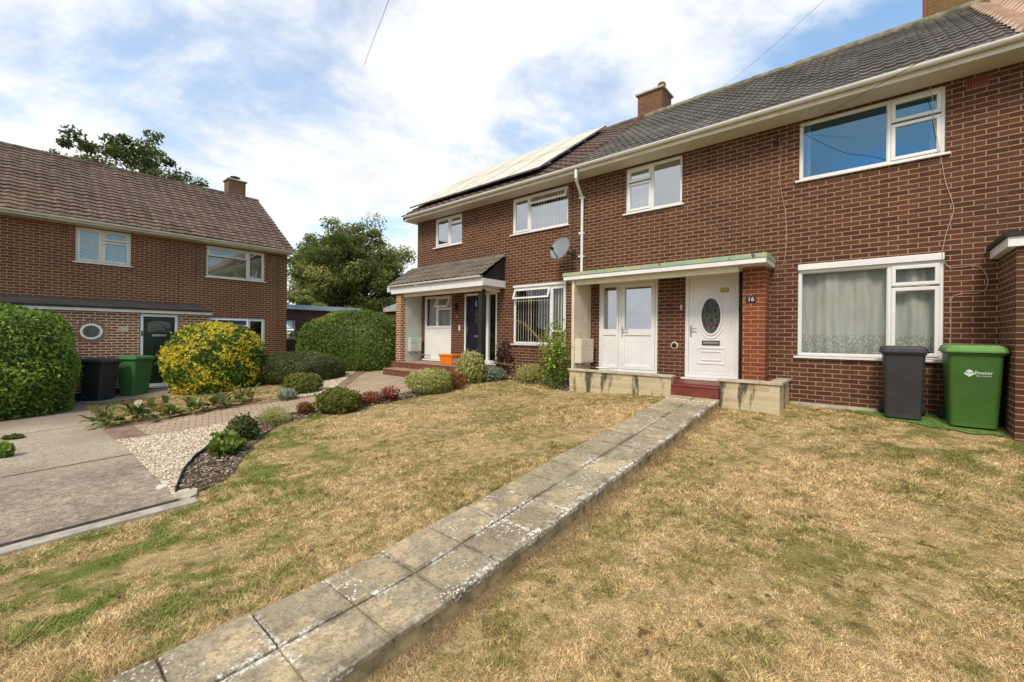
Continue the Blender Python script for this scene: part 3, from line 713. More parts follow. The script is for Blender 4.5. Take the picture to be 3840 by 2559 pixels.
def shrub_px(name, label, cat, x0, x1, y0, y1, mat, n=2500, size=.02, loose=.25, group=None, second=None, depthf=.8, pw=2.2, stems=0, **kw):
    size = size*1.25; kw.setdefault('asp', .6)
    """a plant standing on the ground where the picture shows it, at its real size there"""
    p = G((x0+x1)/2, y1); Z = depth(p); r = (x1-x0)/2/F_PX*Z; h = (y1-y0)/F_PX*Z
    fd = FV*r*depthf; c = p+fd; zb = g(c[0], c[1]); root = empty(name, (c[0], c[1], zb), label, cat, group)
    ctr = np.array([c[0], c[1], zb+h*.48]); rad = (r, r*depthf, h*.54)
    D = sphere_dirs(n); S_ = superell(D, rad, pw)*(1+.10*vnoise(D, 4., int(abs(x0))))[:, None]
    S_ *= (1+.14*vnoise(D, 9., int(abs(x1))+2))[:, None]; S_ *= (1-(loose+.05)*(np.abs(rng.normal(0, 1, n))**1.3-.35))[:, None]
    P = rotz(S_, math.atan2(RV[1], RV[0]))+ctr; nr = rotz(D, math.atan2(RV[1], RV[0])); k = P[:, 2] > zb-.01; P, nr = P[k], nr[k]
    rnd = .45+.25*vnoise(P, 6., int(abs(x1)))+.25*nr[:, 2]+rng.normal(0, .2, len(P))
    if stems or loose > .3:
        mb = MB()
        for i in range(stems or 8):
            a = rng.uniform(0, 6.28); t = V((ctr[0]+rad[0]*.7*math.cos(a), ctr[1]+rad[1]*.7*math.sin(a), zb+h*rng.uniform(.6, .95)))
            mb.tube([V((c[0], c[1], zb-.02)), V((c[0], c[1], zb)).lerp(t, .5)+V((0, 0, h*.1)), t], [.008, .006, .003], 5)
        mb.build('stem', 'bark', root)
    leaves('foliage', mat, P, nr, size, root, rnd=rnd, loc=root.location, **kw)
    if second:
        m2, n2_, s2 = second; D = sphere_dirs(n2_); D[:, 2] = np.abs(D[:, 2]); P2 = rotz(superell(D, rad, pw)*1.02, math.atan2(RV[1], RV[0]))+ctr
        leaves('flower', m2, P2, D, s2, root, loc=root.location, asp=.9)
    return root
def tree(name, label, base, crown, rad, n=26000, size=.16, mat='leaf_tree', trunk=.3, clusters=70, seed=3, group=None, fill=.85, spread=.16):
    r_ = np.random.default_rng(seed); root = empty(name, base, label, 'tree', group); B = V(base); C = V(crown)
    mb = MB(); tips = []
    cl = []
    for i in range(clusters):
        d = r_.normal(0, 1, 3); d /= np.linalg.norm(d); k = r_.uniform(.35, 1.)**.6*fill*(1+.14*math.sin(d[0]*5+seed)+.1*math.sin(d[1]*7))
        cl.append(np.array(crown)+d*np.array(rad)*k)
    mb.tube([B-V((0, 0, .2)), B.lerp(C, .35), B.lerp(C, .8), C+V((0, 0, rad[2]*.4))], [trunk*1.15, trunk*.85, trunk*.55, trunk*.15], 10)
    for i, c in enumerate(cl):
        if i % 2 == 0:
            s = B.lerp(C, r_.uniform(.35, 1.)); e = V(c); mid = s.lerp(e, .5)+V((0, 0, (e-s).length*.08))
            mb.tube([s, mid, e], [trunk*.30, trunk*.16, trunk*.05], 6, cap=False)
    mb.build('trunk', 'bark', root)
    per = n//clusters; Ps = []; rn = []
    mr_ = float(np.mean(rad))
    for c in cl:
        q = r_.normal(0, 1, (per, 3)); q /= np.linalg.norm(q, axis=1)[:, None]; q *= (r_.uniform(0, 1, per)**.45)[:, None]
        rr = mr_*spread*r_.uniform(.7, 1.6); p = c+q*rr*np.array([1.15, 1.15, .75]); Ps.append(p)
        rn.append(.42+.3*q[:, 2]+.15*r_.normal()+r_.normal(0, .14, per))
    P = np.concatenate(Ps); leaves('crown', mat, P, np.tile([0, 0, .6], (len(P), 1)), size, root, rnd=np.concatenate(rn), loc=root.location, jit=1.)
    return root

# ------------------------------------------------------------------ ground: one sheet out to the horizon
def ground():
    xs = sorted(set([-600, -200, -80, -50, -40, -30]+[round(-26+.5*i, 3) for i in range(44)]+[round(-4+.2*i, 3) for i in range(9)]+[-2.12, -2.06, -2.01, -1.9]+[-1.5+.5*i for i in range(18)]+[10, 15, 25, 40, 80, 200, 600]))
    ys = sorted(set([-600, -200, -80, -40, -25, -20, -16, -14]+[round(-13.5+.5*i, 3) for i in range(28)]+[.5, 1, 3, 8, 15, 30, 60, 200, 600]))
    mb = MB(); n = len(ys)
    for x in xs:
        for y in ys: mb.v.append((x, y, g(x, y)))
    for i in range(len(xs)-1):
        for j in range(n-1): mb.f.append((i*n+j, (i+1)*n+j, (i+1)*n+j+1, i*n+j+1))
    tag(mb.build('lawn', 'lawn', smooth=True), kind='structure')
ground()
def sheet(name, poly, off, mat, cell=.4, uvrot=0., kind='structure'):
    bm = bmesh.new(); vs = [bm.verts.new((p[0], p[1], 0)) for p in poly]; f = bm.faces.new(vs)
    if f.normal.z < 0: f.normal_flip()
    bm.normal_update()
    xs = [p[0] for p in poly]; ys = [p[1] for p in poly]
    for ax, lo, hi in ((0, min(xs), max(xs)), (1, min(ys), max(ys))):
        k = lo+cell
        while k < hi:
            co = V((k, 0, 0)) if ax == 0 else V((0, k, 0)); no = V((1, 0, 0)) if ax == 0 else V((0, 1, 0))
            bmesh.ops.bisect_plane(bm, geom=bm.verts[:]+bm.edges[:]+bm.faces[:], plane_co=co, plane_no=no); k += cell
    for v in bm.verts: v.co.z = g(v.co.x, v.co.y)+off
    bmesh.ops.recalc_face_normals(bm, faces=bm.faces)
    if sum(f.normal.z for f in bm.faces) < 0: bmesh.ops.reverse_faces(bm, faces=bm.faces)
    me = bpy.data.meshes.new(name); bm.to_mesh(me); bm.free(); me.materials.append(MATS[mat])
    uvl = me.uv_layers.new(name='UVMap'); c, s = math.cos(uvrot), math.sin(uvrot)
    for l in me.loops:
        p = me.vertices[l.vertex_index].co; uvl.data[l.index].uv = (p.x*c-p.y*s, p.x*s+p.y*c)
    o = bpy.data.objects.new(name, me); COL.objects.link(o); tag(o, kind=kind); return o
def W(pts): return [tuple(G(*p)[:2]) for p in pts]
XK = float(G(661, 1882)[0])-.06
DRIVE = [(XK, -13.5), (XK, -7.62), (-14.9, -7.72), (-16.2, -7.9), (-16.9, -9.5), (-16.9, -13.5)]
sheet('driveway', DRIVE, .008, 'drive_concrete')
# expansion joints, mossy and dark
for nm, a in (('driveway_joint', [(-8.35, -7.64), (-8.35, -8.9), (-8.37, -8.9), (-8.375, -7.64)]),): sheet(nm, a, .013, 'gap_soil')
sheet('driveway_joint', [(-11.6, -7.66), (-11.6, -13), (-11.66, -13), (-11.66, -7.66)], .013, 'concrete_kerb')
sheet('driveway_gap', [(XK, -13.5), (XK+.13, -13.5), (XK+.13, -7.62), (XK, -7.62)], .010, 'gap_soil')
kb = MB(); kb.prism([(XK+.13, -13.5), (XK+.29, -13.5), (XK+.29, -11), (XK+.30, -9.2), (XK+.28, -8.3), (XK+.30, -7.5), (XK+.13, -7.5)], lambda x, y: g(x, y)-.1, lambda x, y: g(x, y)+.028)
tag(kb.build('driveway_kerb', 'concrete_kerb', bevel=.01), kind='structure')
PAD = W([(300, 1517), (490, 1501), (640, 1487), (660, 1462)])+[(-16.3, -4.9), (-16.3, -8.0)]
sheet('front_paving', PAD, .012, 'patio_concrete')
bx0 = W([(380, 1613)])[0]; 
pathL = W([(380, 1613), (690, 1555), (960, 1516), (1105, 1495), (1193, 1484)]); pathR = W([(434, 1657), (811, 1598), (954, 1571), (1057, 1558), (1172, 1534), (1320, 1511), (1487, 1481), (1530, 1471)])
BLOCK = pathL+W([(1236, 1472), (1338, 1395)])+[(-12.3, -2.2), (-12.1, -.3), (-11.6, .0), (-8.2, .0), (-8.2, -1.9)]+pathR[::-1]
aw = math.atan2(pathR[3][1]-pathR[0][1], pathR[3][0]-pathR[0][0])
sheet('block_path', BLOCK, .016, 'block_paving', uvrot=-aw)
def strip(name, pts, wd, off, mat, side=1, h=0.):
    pts = [V((p[0], p[1])) for p in pts]; a, b = [], []
    for i, p in enumerate(pts):
        d = (pts[min(i+1, len(pts)-1)]-pts[max(0, i-1)]).normalized(); n_ = V((-d.y, d.x))*side; a.append(p); b.append(p+n_*wd)
    poly = a+b[::-1]
    return sheet(name, [tuple(p) for p in poly], off, mat)
strip('paving_border', pathL, .16, .021, 'border_paver', side=-1)
strip('paving_border', W([(1236, 1472), (1338, 1395)]), .28, .022, 'border_paver', side=-1)
strip('paving_border', [pathL[0], pathR[0]], .42, .021, 'border_paver', side=1)
strip('paving_edging', pathR[2:], .05, .03, 'concrete_kerb', side=-1)
GR1 = W([(434, 1658), (811, 1599), (954, 1572), (905, 1625), (826, 1664), (786, 1680), (730, 1720), (684, 1776), (658, 1840)])+[(XK-.12, -7.63), (-9.2, -7.66)]
sheet('gravel_bed', GR1, .014, 'gravel')
GR2 = W([(1108, 1494), (1176, 1458), (1240, 1411), (1325, 1396), (1345, 1388), (1338, 1395), (1236, 1472), (1193, 1484)])
GR2 = W([(1108, 1494), (1176, 1458), (1240, 1411), (1322, 1392), (1336, 1394), (1236, 1471), (1190, 1484)])
sheet('gravel_bed', GR2, .019, 'gravel')
LOWB = W([(658, 1847), (750, 1845), (816, 1817), (877, 1776), (908, 1720), (949, 1674), (1010, 1618), (1061, 1588), (1172, 1562), (1325, 1534), (1452, 1513), (1537, 1494), (1644, 1476), (1733, 1450), (1826, 1428), (1900, 1424), (2000, 1438), (2100, 1462)])
BED = LOWB+[(-5.08, -1.0), (-5.1, -.02), (-7.9, -.02), (-7.9, -1.5), (-8.7, -1.9)]+W([(1530, 1471), (1487, 1481), (1320, 1511), (1172, 1534), (1057, 1558), (954, 1572), (905, 1625), (826, 1664), (786, 1680), (730, 1720), (684, 1776), (658, 1840)])
sheet('bark_bed', BED, .012, 'bark_mulch')
# thin black edging board between gravel and bark
eb = MB(); ep = W([(826, 1664), (786, 1680), (730, 1720), (684, 1776), (658, 1843)])
for (xa, ya), (xb, yb) in zip(ep, ep[1:]):
    z0 = g(xa, ya); z1 = g(xb, yb)
    eb.prism([(xa, ya), (xb, yb), (xb+.02, yb+.012), (xa+.02, ya+.012)], lambda x, y: g(x, y)-.05, lambda x, y: g(x, y)+.06)
tag(eb.build('edging_board', 'black_plastic'), 'thin black curved edging strip between pale gravel and bark chippings', 'edging')
def inpoly(P, poly):
    x, y = P[:, 0], P[:, 1]; ins = np.zeros(len(P), bool); n = len(poly)
    for i in range(n):
        x1, y1 = poly[i]; x2, y2 = poly[(i+1) % n]
        if y1 == y2: continue
        c = ((y1 > y) != (y2 > y)) & (x < (x2-x1)*(y-y1)/(y2-y1)+x1); ins ^= c
    return ins
gv = np.vectorize(g)
def chips(name, poly, n, size, mat, asp, zoff=.03, jit=.5):
    xs = [p[0] for p in poly]; ys = [p[1] for p in poly]
    P = np.stack([rng.uniform(min(xs), max(xs), n*3), rng.uniform(min(ys), max(ys), n*3)], 1); P = P[inpoly(P, poly)][:n]
    P3 = np.column_stack([P, gv(P[:, 0], P[:, 1])+zoff+rng.uniform(-.008, .012, len(P))])
    tag(leaves(name, mat, P3, np.tile([0, 0, 1.], (len(P3), 1)), size, asp=asp, jit=jit), kind='stuff')
chips('gravel', GR1, 24000, .0125, 'stone_bit', .8, .022)
chips('gravel', GR2, 9000, .0125, 'stone_bit', .8, .026)
chips('bark_chippings', BED, 9000, .030, 'bark_bit', .35, .028)

# the slab path: two columns of slabs on a rendered base
def zp(y): return -.95+.1*max(y, -7.0)+.035*min(0, y+7.0)
pb = MB(); n = 16
pp = [(-2.80, -1.02), (-2.80, -8.9), (-2.02, -8.9), (-2.02, -1.02)]
pb.prism([(x, y) for x, y in [(-2.815, -1.0), (-2.815, -7.0), (-2.815, -8.9), (-2.018, -8.9), (-2.018, -7.0), (-2.018, -1.0)]], lambda x, y: zp(y)-.34, lambda x, y: zp(y)-.018)
o = pb.build('path_base', 'path_side'); tag(o, kind='structure')
sm = MB(); sbm = bmesh.new()
y = SLAB0+SLABL; k = 0
while y > -8.9:
    for cx0, cx1 in ((-2.83+random.uniform(-.006, .006), -2.418), (-2.406, -2.003+random.uniform(-.006, .004))):
        a, b = min(y-.006, -1.01), y-SLABL+.006; dz = random.uniform(-.005, .005); t1 = random.uniform(-.004, .004)
        mbv = [(cx0, b), (cx1, b), (cx1, a), (cx0, a)]
        sm.prism(mbv, lambda x, yy: zp(yy)-.045, lambda x, yy, d=dz, t_=t1: zp(yy)+d+t_*(x+2.4)*4)
    y -= SLABL
tag(sm.build('path', 'path_slab', bevel=.006), kind='structure')

# ------------------------------------------------------------------ the terrace
SOF = 3.76; EAVY = -.5; RDY, RDZ = 3.5, 6.60
SL = V((0, RDY-EAVY, RDZ-3.86)); SLn = SL.normalized(); SLL = SL.length
def gutter(house, A, B, out, mat='upvc', r=.055, joints=4, name='gutter'):
    """half-round gutter in front of a fascia"""
    A, B, out = V(A), V(B), V(out); mb = MB(); T = (B-A).normalized(); k0 = len(mb.v); seg = 8
    for P in (A, B):
        for rr in (r, r-.006):
            for j in range(seg+1):
                a = math.pi*j/seg; mb.v.append(tuple(P+out*(-math.cos(a)*rr)+V((0, 0, -math.sin(a)*rr))))
    q = seg+1
    for j in range(seg):
        mb.f.append((k0+j, k0+j+1, k0+2*q+j+1, k0+2*q+j)); mb.f.append((k0+q+j, k0+3*q+j, k0+3*q+j+1, k0+q+j+1))
    mb.f.append((k0, k0+2*q, k0+3*q, k0+q)); mb.f.append((k0+seg, k0+q+seg, k0+3*q+seg, k0+2*q+seg))
    for i in range(joints):
        P = A+(B-A)*((i+.5)/joints); c0 = len(mb.v)
        for dx in (-.04, .04):
            for j in range(seg+1):
                a = math.pi*j/seg; mb.v.append(tuple(P+T*dx+out*(-math.cos(a)*(r+.006))+V((0, 0, -math.sin(a)*(r+.006)))))
        for j in range(seg): mb.f.append((c0+j, c0+j+1, c0+q+j+1, c0+q+j))
        for c in (c0, c0+q): mb.f.append(tuple(range(c, c+seg+1)))
    return mb.build(name, mat, house, smooth=False)
def shell(house, x0, x1, holes, mat='brick_terrace', left=True, right=True, z0=-1.7, z1=SOF, ridgez=None):
    mb = MB(); wall_holes(mb, FT, x0, x1, z0, z1, holes)
    D = 7.5
    mb.quad((x1, D, z0), (x0, D, z0), (x0, D, z1), (x1, D, z1))
    rz = RDZ-.08
    def gable(x):
        mb.add([(x, 0, z0), (x, D, z0), (x, D, z1+.1), (x, RDY, rz), (x, 0, z1+.02)], [(0, 4, 3, 2, 1)])
    gable(x0); gable(x1)
    o = mb.build('wall', mat, house)
    rm = MB(); rm.box(x0+.1, x1-.1, .9, D-.2, 1.75, 1.95); rm.box(x0+.1, x1-.1, 3.2, 3.3, z0+.1, z1)
    rm.build('room', 'room', house)
    return o
def eaves(house, x0, x1):
    mb = MB(); mb.box(x0, x1, EAVY+.06, .0, SOF-.008, SOF+.012); mb.build('soffit', 'soffit', house)
    mb = MB(); mb.box(x0, x1, EAVY+.04, EAVY+.06, SOF-.012, SOF+.125); mb.build('fascia', 'upvc_dirty', house)
    gutter(house, (x0, EAVY-.02, 3.87), (x1, EAVY-.02, 3.87), (0, -1, 0), joints=3)
def backroof(house, x0, x1, mat):
    mb = MB(); a = (x0, EAVY+.05, 3.84); 
    mb.quad((x0, RDY, RDZ-.03), (x1, RDY, RDZ-.03), (x1, 8., 3.84), (x0, 8., 3.84))
    mb.quad((x0, EAVY+.03, 3.83), (x1, EAVY+.03, 3.83), (x1, RDY, RDZ-.03), (x0, RDY, RDZ-.03))
    mb.build('roof_slope', mat, house)

# --- number 16, the middle house
H16 = empty('brick_house', (-2, 3.5, -1.1), 'brown brick terraced house with white oval-glass front door and flat green-edged porch canopy', 'house', 'houses of the terrace')
X0, X1 = -5.33, 1.35
holes = [(-1.03, .75, 2.72, SOF-.04), (-1.03, .75, -.30, 1.27), (-4.24, -3.01, 2.72, SOF-.04), (-4.88, -3.49, -.78, 1.24), (-2.93, -1.82, -.80, 1.24)]
shell(H16, X0, X1, holes); eaves(H16, X0, X1)
zt = SOF-.04
window(H16, FT, -1.03, .75, 2.72, zt, [.135], [(-.985, .113, 2.765, zt-.045, 'f'), (.157, .705, 2.765, 3.32, 's'), (.157, .705, 3.35, zt-.045, 's')], 'glass_sky_tint', fill=('net', 'curtain', [(-.99, -.88), (.60, .70)]))
window(H16, FT, -1.03, .75, -.30, 1.27, [.155], [(-.985, .133, -.255, 1.125, 'f'), (.177, .705, -.255, .79, 's'), (.177, .705, .82, 1.125, 's')], 'glass_low', fill=('net', 'net_curtain'), head=.10)
window(H16, FT, -4.24, -3.01, 2.72, zt, [-3.65], [(-3.628, -3.055, 2.765, zt-.045, 'f'), (-4.195, -3.672, 2.765, 3.37, 's'), (-4.195, -3.672, 3.40, zt-.045, 's')], 'glass_bright', fill=('net', 'net_grey', [(-4.19, -3.7)]))
def glazed_panel(house, u0, u1, z0, z1, um, zm, openleft=False):
    """white door beside a side light, both panelled below"""
    fr = FT; mb = MB(); d0, d1 = -.09, -.02
    ringbox(fr, mb, u0, u1, z0, z1, .06, d0, d1); fr.box(mb, um-.03, um+.03, z0+.06, z1-.06, d0, d1)
    for a, b, wd in ((u0+.06, um-.03, .05), (um+.03, u1-.06, .085)):
        ringbox(fr, mb, a+.004, b-.004, z0+.064, z1-.064, wd, d0+.01, d1+.012)
        fr.box(mb, a+wd, b-wd, zm-.07, zm+.07, d0+.01, d1+.01)
        fr.box(mb, a+wd, b-wd, z0+.06+wd, zm-.07, d0+.01, d1-.012)
    o = mb.build('side_door', 'upvc', house, bevel=.006)
    gm = MB()
    for a, b, wd in ((u0+.06, um-.03, .05), (um+.03, u1-.06, .085)): gquad(fr, gm, a+wd, b-wd, zm+.07, z1-.064-wd, -.055, -.05)
    gm.build('pane', 'glass_bright', o)
    hn = MB(); hn.tube([FT.P(um+.07, zm+.06, 0), FT.P(um+.07, zm+.06, .05), FT.P(um+.22, zm+.06, .055)], .012, 8); FT.box(hn, um+.055, um+.085, zm-.1, zm+.14, -.008, .006); hn.build('handle', 'steel', o)
    s = MB(); fr.box(s, u0-.03, u1+.03, z0-.03, z0-.002, -.08, .05); s.build('sill', 'upvc', o, bevel=.004)
    return o
glazed_panel(H16, -4.88, -3.49, -.78, 1.24, -4.36, .10)
bk = MB(); FT.box(bk, -4.7, -3.6, -.7, 1.2, -1.3, -1.28); bk.build('room_wall', 'cream_paint', H16)
def front_door16():
    fr = FT; u0, u1, z0, z1 = -2.93, -1.95, -.80, 1.24; mb = MB()
    ringbox(fr, mb, u0, u1, z0, z1, .07, -.10, -.015)
    o = mb.build('front_door', 'upvc', H16, bevel=.006)
    lf = MB(); fr.box(lf, u0+.074, u1-.074, z0+.074, z1-.074, -.07, -.03)
    uc = (u0+u1)/2; zc = .42
    def ring(ru, rz, w_, d0, d1, a0=0, a1=2*math.pi, n=40, c=(uc, zc)):
        k = len(lf.v); closed = abs(a1-a0-2*math.pi) < 1e-6
        for i in range(n+(0 if closed else 1)):
            a = a0+(a1-a0)*i/n
            for rr, dd in ((0, d0), (0, d1), (w_, d1), (w_, d0)):
                lf.v.append(tuple(fr.P(c[0]+math.cos(a)*(ru+rr), c[1]+math.sin(a)*(rz+rr), dd)))
        m_ = n if closed else n+1
        for i in range(n):
            a = k+i*4; b = k+((i+1) % m_)*4
            for q in range(4): lf.f.append((a+q, a+(q+1) % 4, b+(q+1) % 4, b+q))
    ring(.175, .345, .035, -.032, -.008); ring(.245, .43, .014, -.032, -.016, R(35), R(145), 24); ring(.245, .43, .014, -.032, -.016, R(215), R(325), 24)
    ringbox(fr, lf, uc-.26, uc+.26, -.52, -.20, .02, -.032, -.018); ringbox(fr, lf, uc-.19, uc+.19, -.45, -.27, .014, -.032, -.018)
    ringbox(fr, lf, u0+.15, u1-.15, z0+.15, z1-.15, .008, -.032, -.024)
    lf.build('door_leaf', 'upvc', o, fixn=True)
    gm = MB(); n = 40; gm.add([fr.P(uc+.175*math.cos(2*math.pi*i/n), zc+.345*math.sin(2*math.pi*i/n), -.026) for i in range(n)], [tuple(range(n))]); gm.build('oval_pane', 'oval_glass', o)
    rs = MB()
    for (cu, cz, rr) in ((uc-.075, .245, .045), (uc+.075, .245, .045)):
        rs = MB(); rs.add([fr.P(cu+rr*(1+.15*math.sin(5*i))*math.cos(i*.393), cz+rr*math.sin(i*.393), -.022) for i in range(16)], [tuple(range(16))]); rs.build('rose_motif', 'rose_glass', o)
    
    ld = MB()
    for s_ in (-1, 1):
        for q in (0, 1):
            pts = [fr.P(uc+s_*.13*math.sin(math.pi*t/8)*(1-.4*q), zc-.28+.62*t/8-.1*q, -.022) for t in range(9)]; ld.tube(pts, .004, 5)
    ld.tube([fr.P(uc-.14, zc-.02, -.022), fr.P(uc, zc+.12, -.022), fr.P(uc+.14, zc-.02, -.022), fr.P(uc, zc-.16, -.022), fr.P(uc-.14, zc-.02, -.022)], .004, 5)
    ld.build('leading', 'lead', o)
    lb = MB(); ringbox(fr, lb, uc-.16, uc+.16, -.145, -.06, .014, -.032, -.012); lb.build('letterbox_surround', 'black_plastic', o)
    lb = MB(); fr.box(lb, uc-.145, uc+.145, -.13, -.075, -.031, -.018); lb.build('letterbox', 'steel', o, bevel=.004)
    hd = MB(); fr.box(hd, u0+.10, u0+.13, .02, .24, -.03, -.012); hd.tube([fr.P(u0+.115, .18, -.012), fr.P(u0+.115, .18, .03), fr.P(u0+.24, .175, .035)], .011, 8); hd.build('handle', 'steel', o)
    pl = MB(); fr.box(pl, uc+.17, uc+.31, .87, .955, -.03, -.022); pl.build('sticker_frame', 'black_plastic', o)
    pl = MB(); fr.box(pl, uc+.178, uc+.302, .878, .947, -.03, -.019); pl.build('sticker', 'brass', o)
    s = MB(); fr.box(s, u0-.05, u1+.13, z0-.035, z0-.002, -.09, .07); s.build('sill', 'upvc', o, bevel=.005)
    s = MB(); fr.box(s, -1.946, -1.82, -.80, 1.24, -.08, -.06); s.build('shade_strip', 'gap_shade', H16)  # black strip painting the shade of the opening between door frame and pillar
def special_glass():
    mt, t, b = newmat('oval_glass'); v = tex(t); vz = N(t, 'ShaderNodeTexVoronoi', i_Scale=16.); t.links.new(v, vz.inputs['Vector'])
    t.links.new(mixc(t, rng_(t, vz.outputs[0], .2, .6), srgb(40, 46, 42), srgb(84, 88, 82)), b.inputs['Base Color']); b.inputs['Roughness'].default_value = .12
    plain('rose_glass', srgb(96, 40, 42), .2, var=.2, nscale=12)
special_glass(); front_door16()
# bare render partition, soffit beam, canopy, pillar
mb = MB(); mb.box(-5.15, -5.085, -.74, .0, -.82, 1.25); mb.build('partition', 'cream_paint', H16, bevel=.005)
mb = MB(); mb.box(-5.33, -1.37, -.81, -.0, 1.245, 1.33); cn = mb.build('canopy', 'upvc', H16, bevel=.004)
mb = MB(); mb.box(-5.34, -1.36, -.825, -.0, 1.332, 1.405)
for i in range(14):
    xx = -5.3+i*.29+random.uniform(-.05, .05); mb.box(xx, xx+.012, -.829, -.82, 1.33, 1.409)
mb.build('canopy_felt', 'green_felt', cn)
mb = MB(); mb.box(-5.08, -1.81, -.70, -.60, 1.135, 1.243); mb.box(-5.08, -1.81, -.60, -.002, 1.236, 1.243); mb.build('beam', 'cream_paint', H16, bevel=.01)
mb = MB(); mb.box(-1.80, -1.445, -.40, -.0, -.86, 1.243); mb.build('pillar', 'brick_pillar', H16)
mb = MB(); mb.box(-5.08, -4.885, -.004, .0, -.82, 1.243); 
mb = MB(); mb.box(-5.10, -1.15, -.84, .0, -1.4, -.84); mb.build('porch_floor', 'red_tile', H16)
def text(name, body, size, mat, parent, mtx, ext=.001, xs=1., bold=0.):
    cu = bpy.data.curves.new(name, 'FONT'); cu.body = body; cu.size = size; cu.extrude = ext; cu.align_x = 'CENTER'; cu.align_y = 'CENTER'; cu.offset = bold
    to = bpy.data.objects.new(name, cu); COL.objects.link(to); dg = bpy.context.evaluated_depsgraph_get()
    me = bpy.data.meshes.new_from_object(to.evaluated_get(dg)); bpy.data.objects.remove(to); bpy.data.curves.remove(cu)
    me.transform(Matrix.Diagonal((xs, 1, 1, 1))); me.transform(mtx); me.materials.clear(); me.materials.append(MATS[mat])
    o = bpy.data.objects.new(name, me); COL.objects.link(o)
    if parent is not None: o.parent = parent
    return o
def fm(fr, u, z, d, root=None):
    p = fr.P(u, z, d); 
    if root is not None: p = p-root.location
    m_ = Matrix.Identity(4)
    for i, a in enumerate((fr.T, V((0, 0, 1)), fr.N)):
        for j in range(3): m_[j][i] = a[j]
    m_.translation = p; return m_
mb = MB(); FT.box(mb, -1.74, -1.59, .62, .735, .401, .415); pq = mb.build('number_plaque', 'black_plastic', H16, bevel=.004)
text('house_number', '16', .105, 'white_mark', pq, fm(FT, -1.665, .677, .416, H16))
mb = MB(); FT.box(mb, -3.02, -2.985, .56, .66, .0, .012); mb.build('doorbell', 'cream_paint', H16)
mb = MB(); mb.lathe([(.075, -.01), (.075, .012), (.06, .02), (.05, .01)], (-3.13, 0, -.17), 20, 'y')
mb.v = [(p[0], -p[1], p[2]) for p in mb.v]; o = mb.build('flue_cover', 'cream_paint', H16)
mb = MB(); mb.lathe([(.045, .0), (.045, .035), (.02, .035)], (-3.13, 0, -.17), 16, 'y'); mb.v = [(p[0], -p[1], p[2]) for p in mb.v]; mb.build('flue', 'iron', o)
def meter(house, x, y0, y1, z0, z1, mat, pipe='steel'):
    mb = MB(); mb.box(x, x+.17, y0, y1, z0, z1); o = mb.build('meter_box', mat, house, bevel=.012)
    d = MB(); d.box(x+.17, x+.18, y0+.03, y1-.03, z0+.03, z1-.16); d.box(x+.17, x+.18, y0+.03, y1-.03, z1-.15, z1-.03); d.build('meter_door', mat, o, bevel=.006)
    p = MB(); ym = (y0+y1)/2; p.tube([(x+.08, ym, z0), (x+.1, ym+.05, z0-.07), (x+.25, ym+.25, z0-.11), (x+.5, -.03, z0-.12)], .015, 8)
    p.tube([(x+.1, y0+.04, z0), (x+.1, y0+.04, z0-.10), (x+.13, y0+.10, z0-.13)], .012, 8); p.build('meter_pipe', pipe, o)
meter(H16, -5.085, -.70, -.16, -.60, -.06, 'cream_paint')
# roof of 16
tiled('roof', 'tile_dark', H16, (X0, EAVY-.02, 3.87), (1, 0, 0), SLn, X1-X0, SLL, .30, .285, .016, 'flat', .026)
backroof(H16, X0, X1, 'tile_dark')
ridge('ridge', 'ridge_tile', H16, (X0, RDY, RDZ), (X1, RDY, RDZ))
def chimney(house, x0, x1, y0, y1, z0, z1, mat, pots=(), flash=False, capm='coping'):
    mb = MB(); mb.box(x0, x1, y0, y1, z0, z1); o = mb.build('chimney', mat, house)
    mb = MB(); mb.box(x0-.06, x1+.06, y0-.06, y1+.06, z1, z1+.055); mb.build('chimney_cap', capm, o, bevel=.008)
    for px, kind in pots:
        m2 = MB()
        if kind == 'pot': m2.lathe([(.11, 0), (.12, .05), (.10, .1), (.12, .13), (.12, .26), (.09, .30)], (px, (y0+y1)/2, z1+.055), 16); m2.build('chimney_pot', 'chimney_brick', o)
        else:
            m2.lathe([(.05, 0), (.05, .12)], (px, (y0+y1)/2, z1+.055), 12); m2.lathe([(.17, .13), (.16, .15), (.02, .19)], (px, (y0+y1)/2, z1+.055), 16); m2.build('cowl', 'lamp_metal', o)
    if flash:
        m2 = MB(); m2.add([(x0-.03, y0-.02, z0+.55), (x0-.03, y0+.45, z0+.80), (x0-.03, y0+.45, z1), (x0-.03, y0-.02, z1), (x0-.002, y0-.02, z0+.55), (x0-.002, y0+.45, z0+.8), (x0-.002, y0+.45, z1), (x0-.002, y0-.02, z1)], [(0, 1, 2, 3), (4, 7, 6, 5), (0, 4, 5, 1), (1, 5, 6, 2), (3, 2, 6, 7), (0, 3, 7, 4)]); m2.build('flashing', 'terracotta', o)
    return o
CHM = (-5.62, -4.88)
chimney(H16, -5.62, -4.86, 3.62, 4.35, 6.0, 7.40, 'chimney_brick', [(-5.02, 'pot')])
chimney(H16, .75, 1.80, 3.62, 4.35, 6.0, 8.2, 'chimney_lichen', [(1.2, 'pot')], flash=True)
vn = MB(); FT.box(vn, .95, 1.17, 3.56, 3.705, -.02, .004); vo = vn.build('air_brick', 'terracotta', H16)
vn = MB()
for i in range(7):
    for j in range(4): FT.box(vn, .962+i*.029, .962+i*.029+.018, 3.572+j*.031, 3.572+j*.031+.02, .0, .0055)
vn.build('vent_holes', 'iron', vo)
mb = MB()  # old bracket under the eaves
